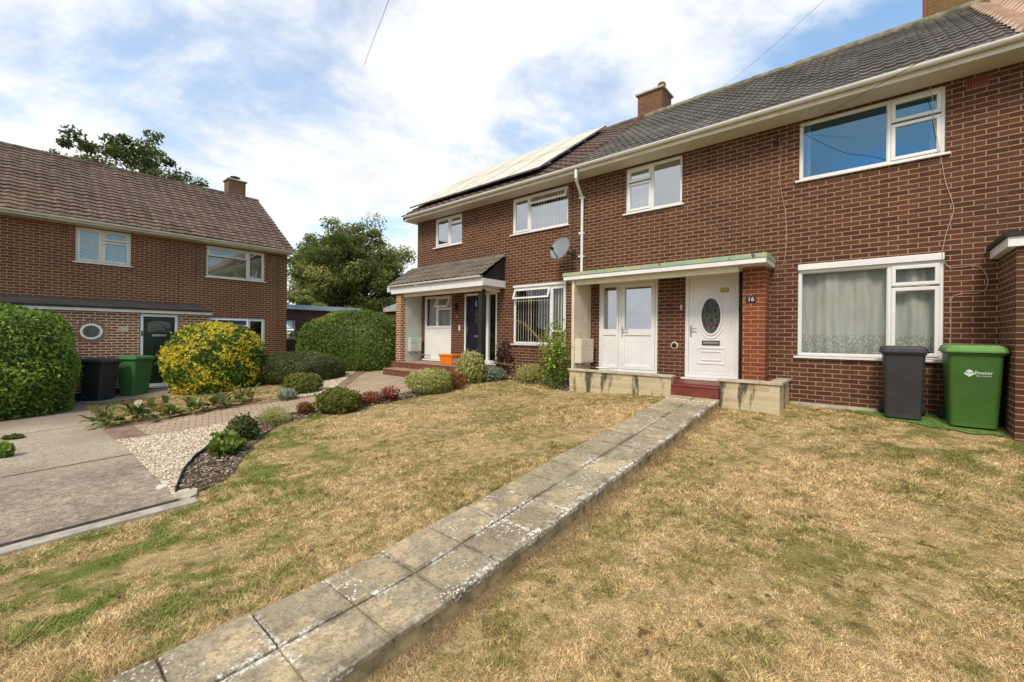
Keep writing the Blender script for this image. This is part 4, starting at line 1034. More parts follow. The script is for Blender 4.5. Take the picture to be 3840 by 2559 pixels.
mb.tube([FT.P(-1.36, 3.50, .0), FT.P(-1.36, 3.50, .06), FT.P(-1.30, 3.55, .08)], .01, 6); mb.tube([FT.P(-1.42, 3.47, .01), FT.P(-1.30, 3.47, .01)], .008, 6); mb.tube([FT.P(-1.36, 3.40, .01), FT.P(-1.36, 3.55, .01)], .008, 6)
mb.build('cable_bracket', 'iron', H16)

# --- house on the left end of the terrace
HN = empty('brick_house', (-8.5, 3.5, -1.1), 'end terraced brick house with pale solar panels and tiled porch over dark blue door', 'house', 'houses of the terrace')
holes = [(-7.50, -5.79, -.22, 1.35), (-7.56, -5.75, 2.74, SOF-.04), (-10.85, -9.57, 2.80, SOF-.03), (-9.45, -8.09, -.79, 1.24), (-11.36, -10.02, -.79, 1.24)]
shell(HN, -11.76, X0, holes); eaves(HN, -11.76, X0)
mb = MB(); mb.box(-11.95, -11.76, EAVY+.06, .3, SOF-.008, SOF+.012); mb.quad((-11.95, EAVY+.04, SOF), (-11.95, RDY, RDZ-.10), (-11.95, RDY, RDZ), (-11.95, EAVY+.04, SOF+.12)); mb.build('verge', 'upvc_dirty', HN)
window(HN, FT, -7.50, -5.79, -.22, 1.35, [-6.27], [(-7.455, -6.292, -.175, .93, 'f'), (-7.455, -6.292, .97, 1.24, 'o'), (-6.248, -5.835, .10, 1.24, 's')], 'glass_low', fill=('vert', 'blind_slat'), head=.06)
window(HN, FT, -7.56, -5.75, 2.74, SOF-.04, [-6.97], [(-7.515, -6.992, 2.785, SOF-.085, 's'), (-6.948, -5.795, 2.785, 3.40, 'f'), (-6.948, -5.795, 3.44, SOF-.09, 'o')], 'glass_bright', fill=('vert', 'blind_slat'))
window(HN, FT, -10.85, -9.57, 2.80, SOF-.03, [-10.16], [(-10.805, -10.182, 2.845, SOF-.075, 's'), (-10.138, -9.615, 2.845, 3.42, 'f'), (-10.138, -9.615, 3.45, SOF-.075, 's')], 'glass_bright', fill=('vert', 'blind_slat'))
def nb_doors():
    fr = FT; u0, u1, z0, z1 = -9.45, -8.09, -.79, 1.24; mb = MB()
    ringbox(fr, mb, u0, u1, z0, z1, .07, -.10, -.015); fr.box(mb, -8.53, -8.44, z0+.07, z1-.07, -.10, -.015)
    o = mb.build('front_door', 'upvc', HN, bevel=.006)
    lf = MB(); fr.box(lf, u0+.074, -8.534, z0+.074, z1-.074, -.07, -.03)
    for a, b in ((-.62, .0), (.12, 1.05)):
        ringbox(fr, lf, -9.25, -8.66, a, b, .016, -.032, -.02)
    lf.build('door_leaf', 'door_black_blue', o, fixn=True)
    kn = MB(); fr.box(kn, -9.02, -8.72, -.06, .0, -.03, -.016); kn.build('letterbox', 'steel', o); kn = MB(); fr.box(kn, -9.34, -9.31, .04, .26, -.03, -.012); kn.tube([fr.P(-9.325, .18, -.01), fr.P(-9.325, .18, .03), fr.P(-9.22, .17, .035)], .012, 8); kn.build('handle', 'steel', o)
    kn = MB(); kn.tube([fr.P(-8.92, 1.02, -.025), fr.P(-8.94, .95, -.01), fr.P(-8.92, .84, -.012)], .018, 8); kn.build('knocker', 'steel', o)
    ov = MB(); ov.add([fr.P(-8.93+.085*math.cos(i*.314), .56+.2*math.sin(i*.314), -.022) for i in range(20)], [tuple(range(20))]); ov.build('oval_pane', 'oval_glass', o)
    gm = MB(); gquad(fr, gm, -8.44, u1-.07, z0+.07, z1-.07, -.06, -.054); gm.build('side_light', 'glass_low', o)
    s = MB(); fr.box(s, u0-.04, u1+.04, z0-.05, z0-.002, -.09, .06); s.build('sill', 'upvc', o, bevel=.005)
    # panelled window beside it
    u0, u1, um = -11.36, -10.02, -10.735; mb = MB()
    ringbox(fr, mb, u0, u1, z0, z1, .06, -.09, -.02); fr.box(mb, u0+.06, u1-.06, z0+.06, .22, -.08, -.035); fr.box(mb, u0+.06, u1-.06, .22, .29, -.09, -.015); fr.box(mb, um-.035, um+.035, .29, z1-.06, -.088, -.018)
    fr.box(mb, um+.035, u1-.06, .80, .86, -.088, -.018)
    th = R(24); n0 = len(mb.v); ringbox(fr, mb, um+.02, u1-.05, .85, z1-.06, .04, -.02, .02); e = z1-.06
    for i in range(n0, len(mb.v)):
        p = V(mb.v[i])-fr.P(0, e, 0); uu, zz, dd = p.dot(fr.T), p.z, p.dot(fr.N); mb.v[i] = tuple(fr.P(uu, e+zz*math.cos(th)+dd*math.sin(th), -.01-zz*math.sin(th)+dd*math.cos(th)))
    o = mb.build('panelled_window', 'upvc', HN, bevel=.005)
    gm = MB(); gquad(fr, gm, u0+.06, um-.035, .29, z1-.06, -.06, -.054); gquad(fr, gm, um+.035, u1-.06, .29, .80, -.06, -.054); gm.build('pane', 'glass_low', o)
    f = MB(); n = 60; pts = [(-11.3+(1.26)*i/n, -.17+.02*math.sin(i*1.9)) for i in range(n+1)]
    for i in range(n): f.quad(fr.P(pts[i][0], .25, pts[i][1]), fr.P(pts[i+1][0], .25, pts[i+1][1]), fr.P(pts[i+1][0], 1.2, pts[i+1][1]), fr.P(pts[i][0], 1.2, pts[i][1]))
    f.build('curtain', 'net_grey', o, smooth=True)
    s = MB(); fr.box(s, u0-.04, u1+.04, z0-.05, z0-.002, -.09, .06); s.build('sill', 'upvc', o, bevel=.005)
nb_doors()
tiled('roof', 'tile_dark', HN, (-11.97, EAVY-.02, 3.87), (1, 0, 0), SLn, X0+11.97, SLL, .30, .285, .022, 'wave', .026)
backroof(HN, -11.95, X0, 'tile_brown'); ridge('ridge', 'ridge_brown', HN, (-11.98, RDY, RDZ), (X0, RDY, RDZ))
# solar panels: two rows of five on rails
nrm = V((1, 0, 0)).cross(SLn)
def onroof(x, s, h): return V((x, EAVY-.02, 3.87))+SLn*s+nrm*h
pw_, ph_ = 1.07, 2.10
for r_ in range(2):
    for c in range(5):
        x0 = -11.88+c*(pw_+.015); s0 = .42+r_*(ph_+.02); mb = MB()
        def slab(a, b, s_0, s_1, h0, h1, M_):
            vs = [onroof(a, s_0, h0), onroof(b, s_0, h0), onroof(b, s_1, h0), onroof(a, s_1, h0), onroof(a, s_0, h1), onroof(b, s_0, h1), onroof(b, s_1, h1), onroof(a, s_1, h1)]
            M_.add(vs, [(0, 3, 2, 1), (4, 5, 6, 7), (0, 1, 5, 4), (1, 2, 6, 5), (2, 3, 7, 6), (3, 0, 4, 7)])
        slab(x0, x0+pw_, s0, s0+ph_, .13, .17, mb); o = mb.build('solar_panel', 'steel', HN)
        mb = MB(); slab(x0+.022, x0+pw_-.022, s0+.022, s0+ph_-.022, .168, .173, mb); mb.build('panel_glass', 'solar_glass', o)
        for f_ in (o,): f_.data.materials.clear(); f_.data.materials.append(MATS['lead'])
mb = MB()
for s_ in (.9, 2.0, 3.0, 4.1): slab(-11.9, -6.42, s_, s_+.04, .085, .13, mb)
mb.build('panel_rail', 'steel', HN)
# porch
PX0, PX1 = -11.95, -7.78
mb = MB(); mb.box(-11.76, -11.52, -.82, -.62, -1.0, 1.3); mb.build('porch_pillar', 'brick_left_porch', HN)
mb = MB(); mb.box(-11.56, -11.50, -.62, .0, -.88, 1.3); mb.build('partition', 'pale_green_paint', HN)
meter(HN, -11.50, -.55, -.12, -.55, -.10, 'pale_green_paint', 'lead')
mb = MB(); mb.box(-8.12, -7.98, -.72, -.58, -1.1, 1.25); mb.build('porch_post', 'black_wood', HN, bevel=.006)
mb = MB(); mb.box(PX0, PX1, -.90, -.875, 1.30, 1.50); mb.box(PX1-.022, PX1, -.875, .0, 1.30, 1.50); mb.box(PX0, PX1, -.874, .0, 1.302, 1.315); mb.build('porch_fascia', 'upvc', HN)
mb = MB(); mb.box(-11.5, -7.98, -.74, -.66, 1.19, 1.30); mb.box(-8.06, -7.98, -.66, .0, 1.2, 1.3); mb.build('porch_beam', 'cream_paint', HN)
gutter(HN, (PX0-.05, -.95, 1.56), (PX1+.0, -.95, 1.56), (0, -1, 0), joints=3, name='porch_gutter')
mb = MB(); mb.box(PX0-.06, PX0+.02, -1.0, -.90, 1.36, 1.5); mb.build('gutter_end', 'upvc', HN)
psl = V((0, .95, .66)); pn = psl.normalized()
tiled('porch_roof', 'tile_porch', HN, (PX0-.03, -.98, 1.57), (1, 0, 0), pn, PX1-PX0+.05, psl.length, .24, .30, .018, 'wave', .022)
mb = MB(); mb.add([(PX1-.03, -.87, 1.50), (PX1-.03, 0, 1.50), (PX1-.03, 0, 2.17), (PX1-.06, -.87, 1.50), (PX1-.06, 0, 1.50), (PX1-.06, 0, 2.17)], [(0, 1, 2), (5, 4, 3), (0, 2, 5, 3)]); mb.build('porch_gable', 'black_wood', HN)
mb = MB(); mb.add([(PX0, -.87, 1.50), (PX0, 0, 1.50), (PX0, 0, 2.17), (PX0+.02, -.87, 1.50), (PX0+.02, 0, 1.50), (PX0+.02, 0, 2.17)], [(0, 2, 1), (3, 4, 5), (0, 3, 5, 2)]); mb.build('porch_gable', 'black_wood', HN)
mb = MB(); mb.box(PX0, PX1+.03, -.09, .0, 2.16, 2.23); mb.build('lead_flashing', 'lead', HN)
mb = MB(); mb.box(-11.76, -7.95, -.98, .0, -1.6, -.87); mb.build('porch_step', 'brick_step', HN)
mb = MB(); mb.box(-11.45, -8.75, -1.48, -.982, -1.6, -1.055); o = mb.build('lower_step', 'brick_step', HN); mb = MB(); mb.box(-11.455, -8.745, -1.485, -.983, -1.054, -1.035); mb.build('tread', 'step_tread', o, bevel=.004); mb = MB(); mb.box(-11.5, -7.95, -.985, -.0, -.869, -.855); mb.build('porch_paving', 'step_tread', HN, bevel=.003)
text('house_number', '18', .10, 'white_mark', HN, fm(FT, -9.77, .56, .004, HN))
mb = MB(); FT.box(mb, -9.66, -9.60, .14, .30, .0, .02); mb.build('doorbell', 'upvc', HN)
mb = MB(); FT.box(mb, -9.80, -9.74, .74, 1.0, .0, .02); mb.lathe([(.05, 0), (.06, .1), (.03, .16), (.01, .2)], (-9.77, -.09, .78), 12); mb.build('porch_lamp', 'lamp_metal', HN)
# downpipe between the two
mb = MB(); mb.tube([(-5.22, -.50, 3.80), (-5.22, -.50, 3.60)], .037, 10); mb.tube([(-5.22, -.50, 3.62), (-5.23, -.46, 3.56), (-5.31, -.11, 3.32), (-5.31, -.07, 3.26)], .034, 10); mb.tube([(-5.31, -.07, 3.30), (-5.31, -.07, 1.41)], .034, 10)
for z in (3.3, 2.45, 1.9): mb.box(-5.40, -5.27, -.075, -.0, z-.02, z+.02)
mb.build('downpipe', 'upvc', HN)
# satellite dish
SD = empty('satellite_dish', (-5.58, -.02, 1.98), 'grey satellite dish on the brick wall beside the white downpipe', 'satellite dish')
mb = MB(); prof = []
Cc = V((-5.66, -.42, 2.06)); dn = V((-.05, -.92, .34)).normalized(); ax = dn.cross(V((0, 0, 1))).normalized(); up_ = ax.cross(dn).normalized()
rings = 7; sg = 28; k0 = 0
for side in (0, 1):
    for i in range(rings+1):
        r = .30*i/rings
        for j in range(sg):
            a = 2*math.pi*j/sg; h = (r*r)*.55+(.006 if side else 0)
            mb.v.append(tuple(Cc+ax*(r*math.cos(a)*.92)+up_*(r*math.sin(a))+dn*h))
q = (rings+1)*sg
for side in (0, 1):
    for i in range(rings):
        for j in range(sg):
            a = side*q+i*sg; f = (a+j, a+(j+1) % sg, a+sg+(j+1) % sg, a+sg+j); mb.f.append(f if side else f[::-1])
for j in range(sg): a = rings*sg; mb.f.append((a+j, a+(j+1) % sg, q+a+(j+1) % sg, q+a+j))
mb.build('reflector', 'dish_grey', SD, smooth=True)
mb = MB(); lo = Cc-up_*.27+dn*.02; foc = Cc+dn*.34-up_*.16
mb.tube([lo, foc], .012, 8); mb.build('arm', 'iron', SD)
mb = MB(); mb.tube([foc-dn*.06, foc+dn*.03], .035, 12); mb.build('receiver', 'iron', SD)
mb = MB(); mb.tube([Cc-dn*.02, V((-5.62, -.12, 2.0)), V((-5.58, -.01, 1.98))], .02, 8); mb.box(-5.64, -5.52, -.02, -.0, 1.88, 2.08); mb.build('bracket', 'lamp_metal', SD)

# --- house to the right: only its porch wing and the start of the roof show
HR = empty('brick_house', (4.5, 3.5, -1.1), 'terraced brick house at the right edge with pinkish roof tiles and flat-roofed brick wing', 'house', 'houses of the terrace')
shell(HR, X1, 8.4, [(3.0, 4.6, 2.74, SOF-.04)]); eaves(HR, X1, 8.4)
window(HR, FT, 3.0, 4.6, 2.74, SOF-.04, [3.9], [(3.045, 3.878, 2.785, SOF-.085, 'f'), (3.922, 4.555, 2.785, SOF-.085, 's')])
tiled('roof', 'tile_pink', HR, (X1, EAVY-.02, 3.875), (1, 0, 0), SLn, 8.4-X1, SLL, .30, .285, .042, 'wave', .045)
backroof(HR, X1, 8.4, 'tile_pink'); ridge('ridge', 'ridge_tile', HR, (X1, RDY, RDZ), (8.4, RDY, RDZ))
mb = MB(); mb.box(1.27, 6.0, -1.0, -.0, -1.7, 1.12); mb.build('wing', 'brick_terrace', HR)
mb = MB(); mb.box(1.19, 6.05, -1.07, .0, 1.12, 1.24); o = mb.build('wing_fascia', 'upvc', HR, bevel=.004)
mb = MB(); mb.box(1.16, 6.1, -1.10, .0, 1.242, 1.30); mb.build('wing_felt', 'dark_felt', HR)

# --- low stone-block walls and red step in front of 16
def lowwall(label, segs, corner=False):
    x = sum(s[0]+s[1] for s in segs)/2/len(segs); root = empty('garden_wall', (x, -.9, -1.15), label, 'wall', 'low reconstituted-stone walls at the porch')
    mb = MB()
    for a, b, c, d in segs: mb.box(a, b, c, d, -1.45, -.745)
    mb.build('blockwork', 'stone_block', root)
    mb = MB()
    for i, (a, b, c, d) in enumerate(segs):
        if i == 0: mb.box(a-.03, b+.03, c-.03, d+.02, -.743, -.70)
        else: mb.box(a-.03, b+.03, c+.022, d, -.743, -.70)
    mb.build('coping', 'coping', root, bevel=.006)
lowwall('long low stone-block wall with black water stains left of the red step', [(-5.03, -2.84, -.98, -.84)])
lowwall('short low stone-block wall turning back to the house right of the red step', [(-2.02, -1.14, -.96, -.82), (-1.28, -1.14, -.82, .0)])
ST = empty('doorstep', (-2.43, -.9, -1.05), 'dark red tiled doorstep at the top of the slab path', 'step')
mb = MB(); mb.box(-2.83, -2.03, -.99, .0, -1.3, -.885); mb.build('riser', 'red_tile', ST)
mb = MB(); mb.box(-2.835, -2.025, -1.005, -.6, -.884, -.862); mb.build('tread', 'red_tile', ST, bevel=.006)
mb = MB()
for i in range(5): mb.box(-2.83+.16*i+.158, -2.83+.16*i+.163, -.9925, -.985, -1.04, -.886)

mb = MB(); mb.box(-2.74, -2.05, -.78, -.12, -.861, -.842); tag(mb.build('doormat', 'mat_black', bevel=.004), 'black rubber doormat on the red doorstep under the white front door', 'doormat')
mb = MB(); mb.box(-1.12, .02, -.16, .0, -1.4, -1.085); mb.box(-.95, .0, -.20, -.16, -1.4, -1.10); tag(mb.build('wall_footing', 'concrete_kerb', bevel=.01), kind='structure')
# bright artificial-looking turf strip under the bins
sheet('green_turf', [(-.25, -.34), (-.05, -.46), (.12, -.66), (.35, -.62), (.55, -.78), (.74, -.80), (.92, -.92), (1.1, -.86), (1.24, -.95), (1.24, -.01), (.02, -.01), (.02, -.21), (-.22, -.21)], .012, 'turf')

# ------------------------------------------------------------------ wheelie bins
def bin_(name, label, x, y, rz, body, lid, wd=.56, dp=.72, h=1.05, group='wheelie bins', twobins=False):
    root = empty(name, (x, y, g(x, y)+.015), label, 'wheelie bin', group, rz)
    bw, bd = wd*.78, dp*.66
    bm = bmesh.new()
    def rr(w_, d_, z, yo, r=.05, n=4):
        pts = []
        for cx0, cy0, a0 in ((w_/2-r, d_/2-r, 0), (-w_/2+r, d_/2-r, 90), (-w_/2+r, -d_/2+r, 180), (w_/2-r, -d_/2+r, 270)):
            for i in range(n+1): a = R(a0+90*i/n); pts.append((cx0+r*math.cos(a), cy0+r*math.sin(a)+yo, z))
        return pts
    levels = [(bw, bd, .0, .03), (bw*1.0, bd*1.0, .05, .03), (bw*1.05, bd*1.1, .35, .02), (wd*.88, dp*.86, h-.12, .0), (wd*.89, dp*.87, h-.11, .0), (wd*.93, dp*.90, h-.075, .0)]
    rings = [[bm.verts.new(p) for p in rr(w_, d_, z, yo)] for w_, d_, z, yo in levels]
    for a, b in zip(rings, rings[1:]):
        for i in range(len(a)): bm.faces.new((a[i], a[(i+1) % len(a)], b[(i+1) % len(a)], b[i]))
    bm.faces.new(rings[0][::-1]); bm.faces.new(rings[-1])
    me = bpy.data.meshes.new('body'); bm.to_mesh(me); bm.free(); me.materials.append(MATS[body]); o = bpy.data.objects.new('body', me); COL.objects.link(o); o.parent = root
    md = o.modifiers.new('bevel', 'BEVEL'); md.width = .006; md.segments = 2; md.limit_method = 'ANGLE'
    mb = MB()  # rim band below the lid and front grip
    mb.box(-wd*.46, wd*.46, -dp*.46, dp*.46, h-.115, h-.09)
    mb.build('rim', body, root, bevel=.006, local=True)
    mb = MB(); n = 6; L0 = []
    for z, s in ((h-.088, 1.02), (h-.060, 1.03), (h-.056, 1.0), (h-.028, .99), (h-.022, .93), (h-.0, .88), (h+.012, .74)):
        L0.append([(p[0], p[1], z+(.0)) for p in rr(wd*s*1.0, dp*s*.98, z, .0, .05)])
    k0 = 0
    for L_ in L0: mb.v += L_
    q = len(L0[0])
    for i in range(len(L0)-1):
        for j in range(q): mb.f.append((i*q+j, i*q+(j+1) % q, (i+1)*q+(j+1) % q, (i+1)*q+j))
    mb.f.append(tuple(range(q))[::-1]); mb.f.append(tuple(range((len(L0)-1)*q, len(L0)*q)))
    ld = mb.build('lid', lid, root, bevel=.004, local=True)
    mb = MB()
    for s in (-1, 1): mb.box(s*wd*.40-.045, s*wd*.40+.045, dp*.30, dp*.34, h-.028, h-.002)
    mb.build('hinge_slot', 'black_plastic', ld, local=True)
    mb = MB(); mb.tube([(-wd*.36, dp*.46, h-.05), (-wd*.36, dp*.53, h-.03), (wd*.36, dp*.53, h-.03), (wd*.36, dp*.46, h-.05)], .015, 8); mb.build('handle', body, root, local=True)
    for s in (-1, 1):
        mb = MB(); mb.lathe([(.06, -.024), (.1, -.024), (.1, .024), (.06, .024)], (s*(wd*.45), dp*.40, .1), 20, 'x'); wh = mb.build('wheel', 'rubber', root, local=True)
        mb = MB(); mb.lathe([(.055, -.02), (.055, .02)], (s*(wd*.45), dp*.40, .1), 14, 'x'); mb.build('hub', 'black_plastic', wh, local=True)
    mb = MB(); mb.tube([(-wd*.44, dp*.40, .1), (wd*.44, dp*.40, .1)], .012, 8); mb.build('axle', 'steel', root, local=True)
    return root
b1 = bin_('wheelie_bin', 'charcoal wheelie bin under the large curtained window, left of the bright green bin', .30, -.40, R(2), 'bin_grey', 'bin_grey', .50, .55, 1.02)
text('lid_lettering', '16 LANE', .06, 'white_mark', b1, Matrix.Translation((0, -.05, 1.035)), bold=.002)
b2 = bin_('wheelie_bin', 'bright green council wheelie bin with white lettering by the brick wing', .97, -.48, R(1), 'bin_green', 'bin_green_lid', .56, .73, 1.06)
def logo(root):
    # tilt of the bin's front: from bottom (narrow) to top
    wd, dp, h = .56, .73, 1.06; bd = dp*.66
    y_top, z_top = -dp*.86/2, h-.12; y_lo, z_lo = -bd*1.1/2+.02, .35
    a = math.atan2((y_lo-y_top), (z_top-z_lo))
    def mt(u, z):
        t = (z-z_lo)/(z_top-z_lo); yy = y_lo+(y_top-y_lo)*t-.006
        return Matrix.Translation((u, yy, z)) @ Matrix.Rotation(R(90)+a, 4, 'X')
    text('lettering', 'Exeter', .060, 'white_mark', root, mt(.070, .715), bold=.0008)
    text('lettering', 'City Council', .0265, 'white_mark', root, mt(.070, .675), bold=.0003)
    M_ = mt(-.055, .70) @ Matrix.Scale(.85, 4); mb = MB()
    def pl(pts, zz=.0015): mb.add([M_ @ V((p[0], p[1], zz)) for p in pts], [tuple(range(len(pts)))])
    pl([(-.062, .005), (-.036, .024), (-.028, .006), (0, -.016), (.028, .006), (.036, .024), (.062, .005), (0, -.05)])
    for cx0, cy0, r in ((0, .048, .018), (-.02, .036, .017), (.02, .036, .017), (0, .026, .018)):
        pl([(cx0+r*math.cos(i*.5236), cy0+r*math.sin(i*.5236)) for i in range(12)], .001+.0004*abs(cx0)*10+cy0*.01)
    pl([(-.003, -.012), (.003, -.012), (.003, .02), (-.003, .02)], .0022)
    pl([(-.026, .004), (-.004, -.012), (-.004, .004), (-.02, .012)], .0026); pl([(.026, .004), (.02, .012), (.004, .004), (.004, -.012)], .0026)
    mb.build('emblem', 'white_mark', root, local=True)
logo(b2)
b3 = bin_('wheelie_bin', 'black wheelie bin with scuffed lid beside the big leafy bush', -15.55, -7.35, R(129), 'bin_grey', 'bin_grey', .58, .73, 1.07)
b4 = bin_('wheelie_bin', 'dull green wheelie bin standing behind the black one near the dark green door', -15.75, -6.62, R(120), 'bin_green_old', 'bin_green_old', .58, .73, 1.07)

# ------------------------------------------------------------------ left house
HL = empty('brick_house', (-20.5, -7.5, -1.8), 'detached-looking brown brick house on the left with mossy brown roof and dark green door', 'house')
LZ1 = 2.97; Y0L, Y1L = -13.5, -2.12
holes = [(-7.74, -6.57, 1.96, 2.94), (-4.68, -2.90, 1.88, 2.92), (-4.62, -2.87, -.92, .52)]
mb = MB(); wall_holes(mb, FLW, Y0L, Y1L, -2.4, LZ1, holes)
DX = -24.0; RXL, RZL = -20.5, 5.72
mb.quad((DX, Y1L, -2.4), (DX, Y0L, -2.4), (DX, Y0L, LZ1), (DX, Y1L, LZ1))
for yy in (Y1L, Y0L): mb.add([(-17, yy, -2.4), (DX, yy, -2.4), (DX, yy, LZ1), (RXL, yy, RZL-.06), (-17, yy, LZ1)], [(0, 4, 3, 2, 1) if yy == Y0L else (0, 1, 2, 3, 4)])
mb.build('wall', 'brick_left', HL)
mb = MB(); mb.box(DX+.2, -17.9, Y0L+.1, Y1L-.1, 1.0, 1.2); mb.box(-19.2, -19.1, Y0L+.1, Y1L-.1, -2.2, 2.9); mb.build('room', 'room', HL)
window(HL, FLW, -7.74, -6.57, 1.96, 2.94, [-7.20], [(-7.695, -7.222, 2.005, 2.895, 's'), (-7.178, -6.615, 2.005, 2.62, 's'), (-7.178, -6.615, 2.64, 2.895, 's')], 'glass', fill=('horiz', 'blind_white'), fmat='upvc_dirty')
window(HL, FLW, -4.68, -2.90, 1.88, 2.92, [-3.45], [(-4.635, -3.472, 1.925, 2.56, 'f'), (-4.635, -3.472, 2.59, 2.875, 's'), (-3.428, -2.945, 1.925, 2.875, 's')], 'glass', fill=('horiz', 'blind_beige'), fmat='upvc_dirty')
window(HL, FLW, -4.62, -2.87, -.92, .52, [-3.42], [(-4.575, -3.442, -.875, .18, 'f'), (-4.575, -3.442, .22, .47, 'o'), (-3.398, -2.915, -.60, .475, 's'), (-3.398, -2.915, -.875, -.63, 'f')], 'glass_low')
mb = MB(); mb.box(-17, -16.68, Y0L, Y1L+.05, LZ1-.01, LZ1+.01); mb.build('soffit', 'upvc_dirty', HL)
mb = MB(); mb.box(-16.70, -16.68, Y0L, Y1L+.08, LZ1-.012, LZ1+.12); mb.build('fascia', 'upvc_dirty', HL)
gutter(HL, (-16.62, Y0L, LZ1+.11), (-16.62, Y1L+.1, LZ1+.11), (1, 0, 0), mat='upvc_dirty', joints=5)
sl = V((RXL+16.62, 0, RZL-(LZ1+.1))); 
tiled('roof', 'tile_brown', HL, (-16.60, Y0L, LZ1+.12), (0, 1, 0), sl.normalized(), Y1L-Y0L+.12, sl.length, .30, .245, .012, 'wave', .042)
mb = MB(); mb.quad((RXL, Y0L, RZL-.03), (RXL, Y1L+.1, RZL-.03), (DX-.4, Y1L+.1, LZ1), (DX-.4, Y0L, LZ1)); mb.quad((-16.65, Y0L, LZ1+.08), (-16.65, Y1L+.08, LZ1+.08), (RXL, Y1L+.08, RZL-.03), (RXL, Y0L, RZL-.03)); mb.build('roof_slope', 'tile_brown', HL)
ridge('ridge', 'ridge_brown', HL, (RXL, Y0L, RZL), (RXL, Y1L+.12, RZL))
chimney(HL, -21.25, -20.65, -3.05, -2.42, 5.0, 6.45, 'chimney_brick', [(-2.7, 'cowl')])
for o_ in list(bpy.data.objects):
    if o_.name.startswith('cowl'): bpy.data.objects.remove(o_)
m2 = MB(); m2.lathe([(.04, 0), (.04, .14)], (-20.95, -2.73, 6.5), 12); m2.lathe([(.20, .16), (.18, .18), (.02, .23)], (-20.95, -2.73, 6.5), 16); m2.build('cowl', 'lamp_metal', HL)
# its projecting porch wing
ph = [(-6.44, -5.57, -1.60, .52)]; yc, zc, ry, rz_ = -7.46, -.005, .21, .20
mb = MB(); wall_holes(mb, FLP, -12., -4.78, -2.4, .56, ph+[(yc-.23, yc+.23, zc-.22, zc+.22)])
for q in range(32):  # collar of brick round the oval window
    a0, a1 = 2*math.pi*q/32, 2*math.pi*(q+1)/32
    def sq(a):
        c, s = math.cos(a), math.sin(a); k = 1/max(abs(c), abs(s)); return (yc+.23*c*k, zc+.22*s*k)
    o0, o1 = sq(a0), sq(a1)
    mb.quad(FLP.P(yc+ry*math.cos(a0), zc+rz_*math.sin(a0)), FLP.P(*o0), FLP.P(*o1), FLP.P(yc+ry*math.cos(a1), zc+rz_*math.sin(a1)))
mb.quad((-16.3, -4.78, -2.4), (-17, -4.78, -2.4), (-17, -4.78, .56), (-16.3, -4.78, .56))
mb.build('porch_wall', 'brick_left_porch', HL)
mb = MB()
for q in range(26):
    a = 2*math.pi*(q+.5)/26; c, s = math.cos(a), math.sin(a); t = V((0, -s*.02, c*.02))
    i_, o_ = FLP.P(yc+.235*c, zc+.225*s, .003), FLP.P(yc+.335*c, zc+.325*s, .003); tt = V((0, -s, c))*.024
    mb.quad(i_-tt*.8, o_-tt*1.25, o_+tt*1.25, i_+tt*.8)
mb.build('brick_arch', 'terracotta_pale', HL) if 'terracotta_pale' in MATS else mb.build('brick_arch', 'arch_brick' if 'arch_brick' in MATS else 'terracotta', HL)
mb = MB(); n = 32; k = 0
for i in range(n):
    a = 2*math.pi*i/n
    for r0, dd in ((1.0, -.05), (1.0, .012), (.76, .012), (.76, -.05)): mb.v.append(tuple(FLP.P(yc+.225*r0*math.cos(a), zc+.215*r0*math.sin(a), dd)))
for i in range(n):
    a, b = i*4, ((i+1) % n)*4
    for q in range(4): mb.f.append((a+q, a+(q+1) % 4, b+(q+1) % 4, b+q))
ow = mb.build('oval_window', 'upvc', HL, fixn=True)
mb = MB(); mb.add([FLP.P(yc+.175*math.cos(i*.2), zc+.168*math.sin(i*.2), -.02) for i in range(31)], [tuple(range(31))]); mb.build('pane', 'oval_glass', ow)
def doorL():
    fr = FLP; u0, u1, z0, z1 = -6.44, -5.57, -1.60, .52; mb = MB(); ringbox(fr, mb, u0, u1, z0, z1, .065, -.1, -.005)
    o = mb.build('front_door', 'upvc', HL, bevel=.005); lf = MB(); fr.box(lf, u0+.069, u1-.069, z0+.069, z1-.069, -.07, -.03); uc = (u0+u1)/2
    for k in range(3): ringbox(fr, lf, uc-.30+.21*k, uc-.30+.21*k+.18, -1.35, -.22, .012, -.032, -.02)
    ringbox(fr, lf, uc-.3, uc+.3, -.02, .36, .018, -.032, -.018); lf.build('door_leaf', 'door_green', o)
    gm = MB(); gm.add([fr.P(uc-.27, .0, -.022), fr.P(uc+.27, .0, -.022), fr.P(uc+.27, .26, -.022), fr.P(uc+.14, .32, -.022), fr.P(uc, .335, -.022), fr.P(uc-.14, .32, -.022), fr.P(uc-.27, .26, -.022)], [tuple(range(7))]); gm.build('pane', 'oval_glass', o)
    kn = MB(); fr.box(kn, uc-.17, uc+.17, -.13, -.07, -.03, -.012); kn.build('letterbox', 'steel', o)
    kn = MB(); fr.box(kn, u0+.02, u0+.05, -.12, .03, -.005, .012); kn.build('doorbell', 'iron', o)
    s = MB(); fr.box(s, u0-.05, u1+.05, z0-.06, z0-.002, -.09, .07); s.build('sill', 'upvc', o, bevel=.005)
doorL()
mb = MB(); FLP.box(mb, -6.92, -6.70, -.01, .13, .0, .006); mb.build('number_plaque', 'cream_tile', HL) if 'cream_tile' in MATS else mb.build('number_plaque', 'coping', HL)
mb = MB(); mb.box(-16.98, -16.22, -12., -4.70, .56, .64); mb.build('porch_fascia', 'upvc_dirty', HL)
mb = MB(); mb.add([(-16.20, -12, .642), (-16.20, -4.72, .642), (-17, -4.90, .93), (-17, -12, .93), (-16.20, -12, .70), (-16.20, -4.72, .70)], [(4, 5, 2, 3), (0, 1, 5, 4), (1, 2, 5)]); mb.build('porch_roof', 'dark_felt', HL)
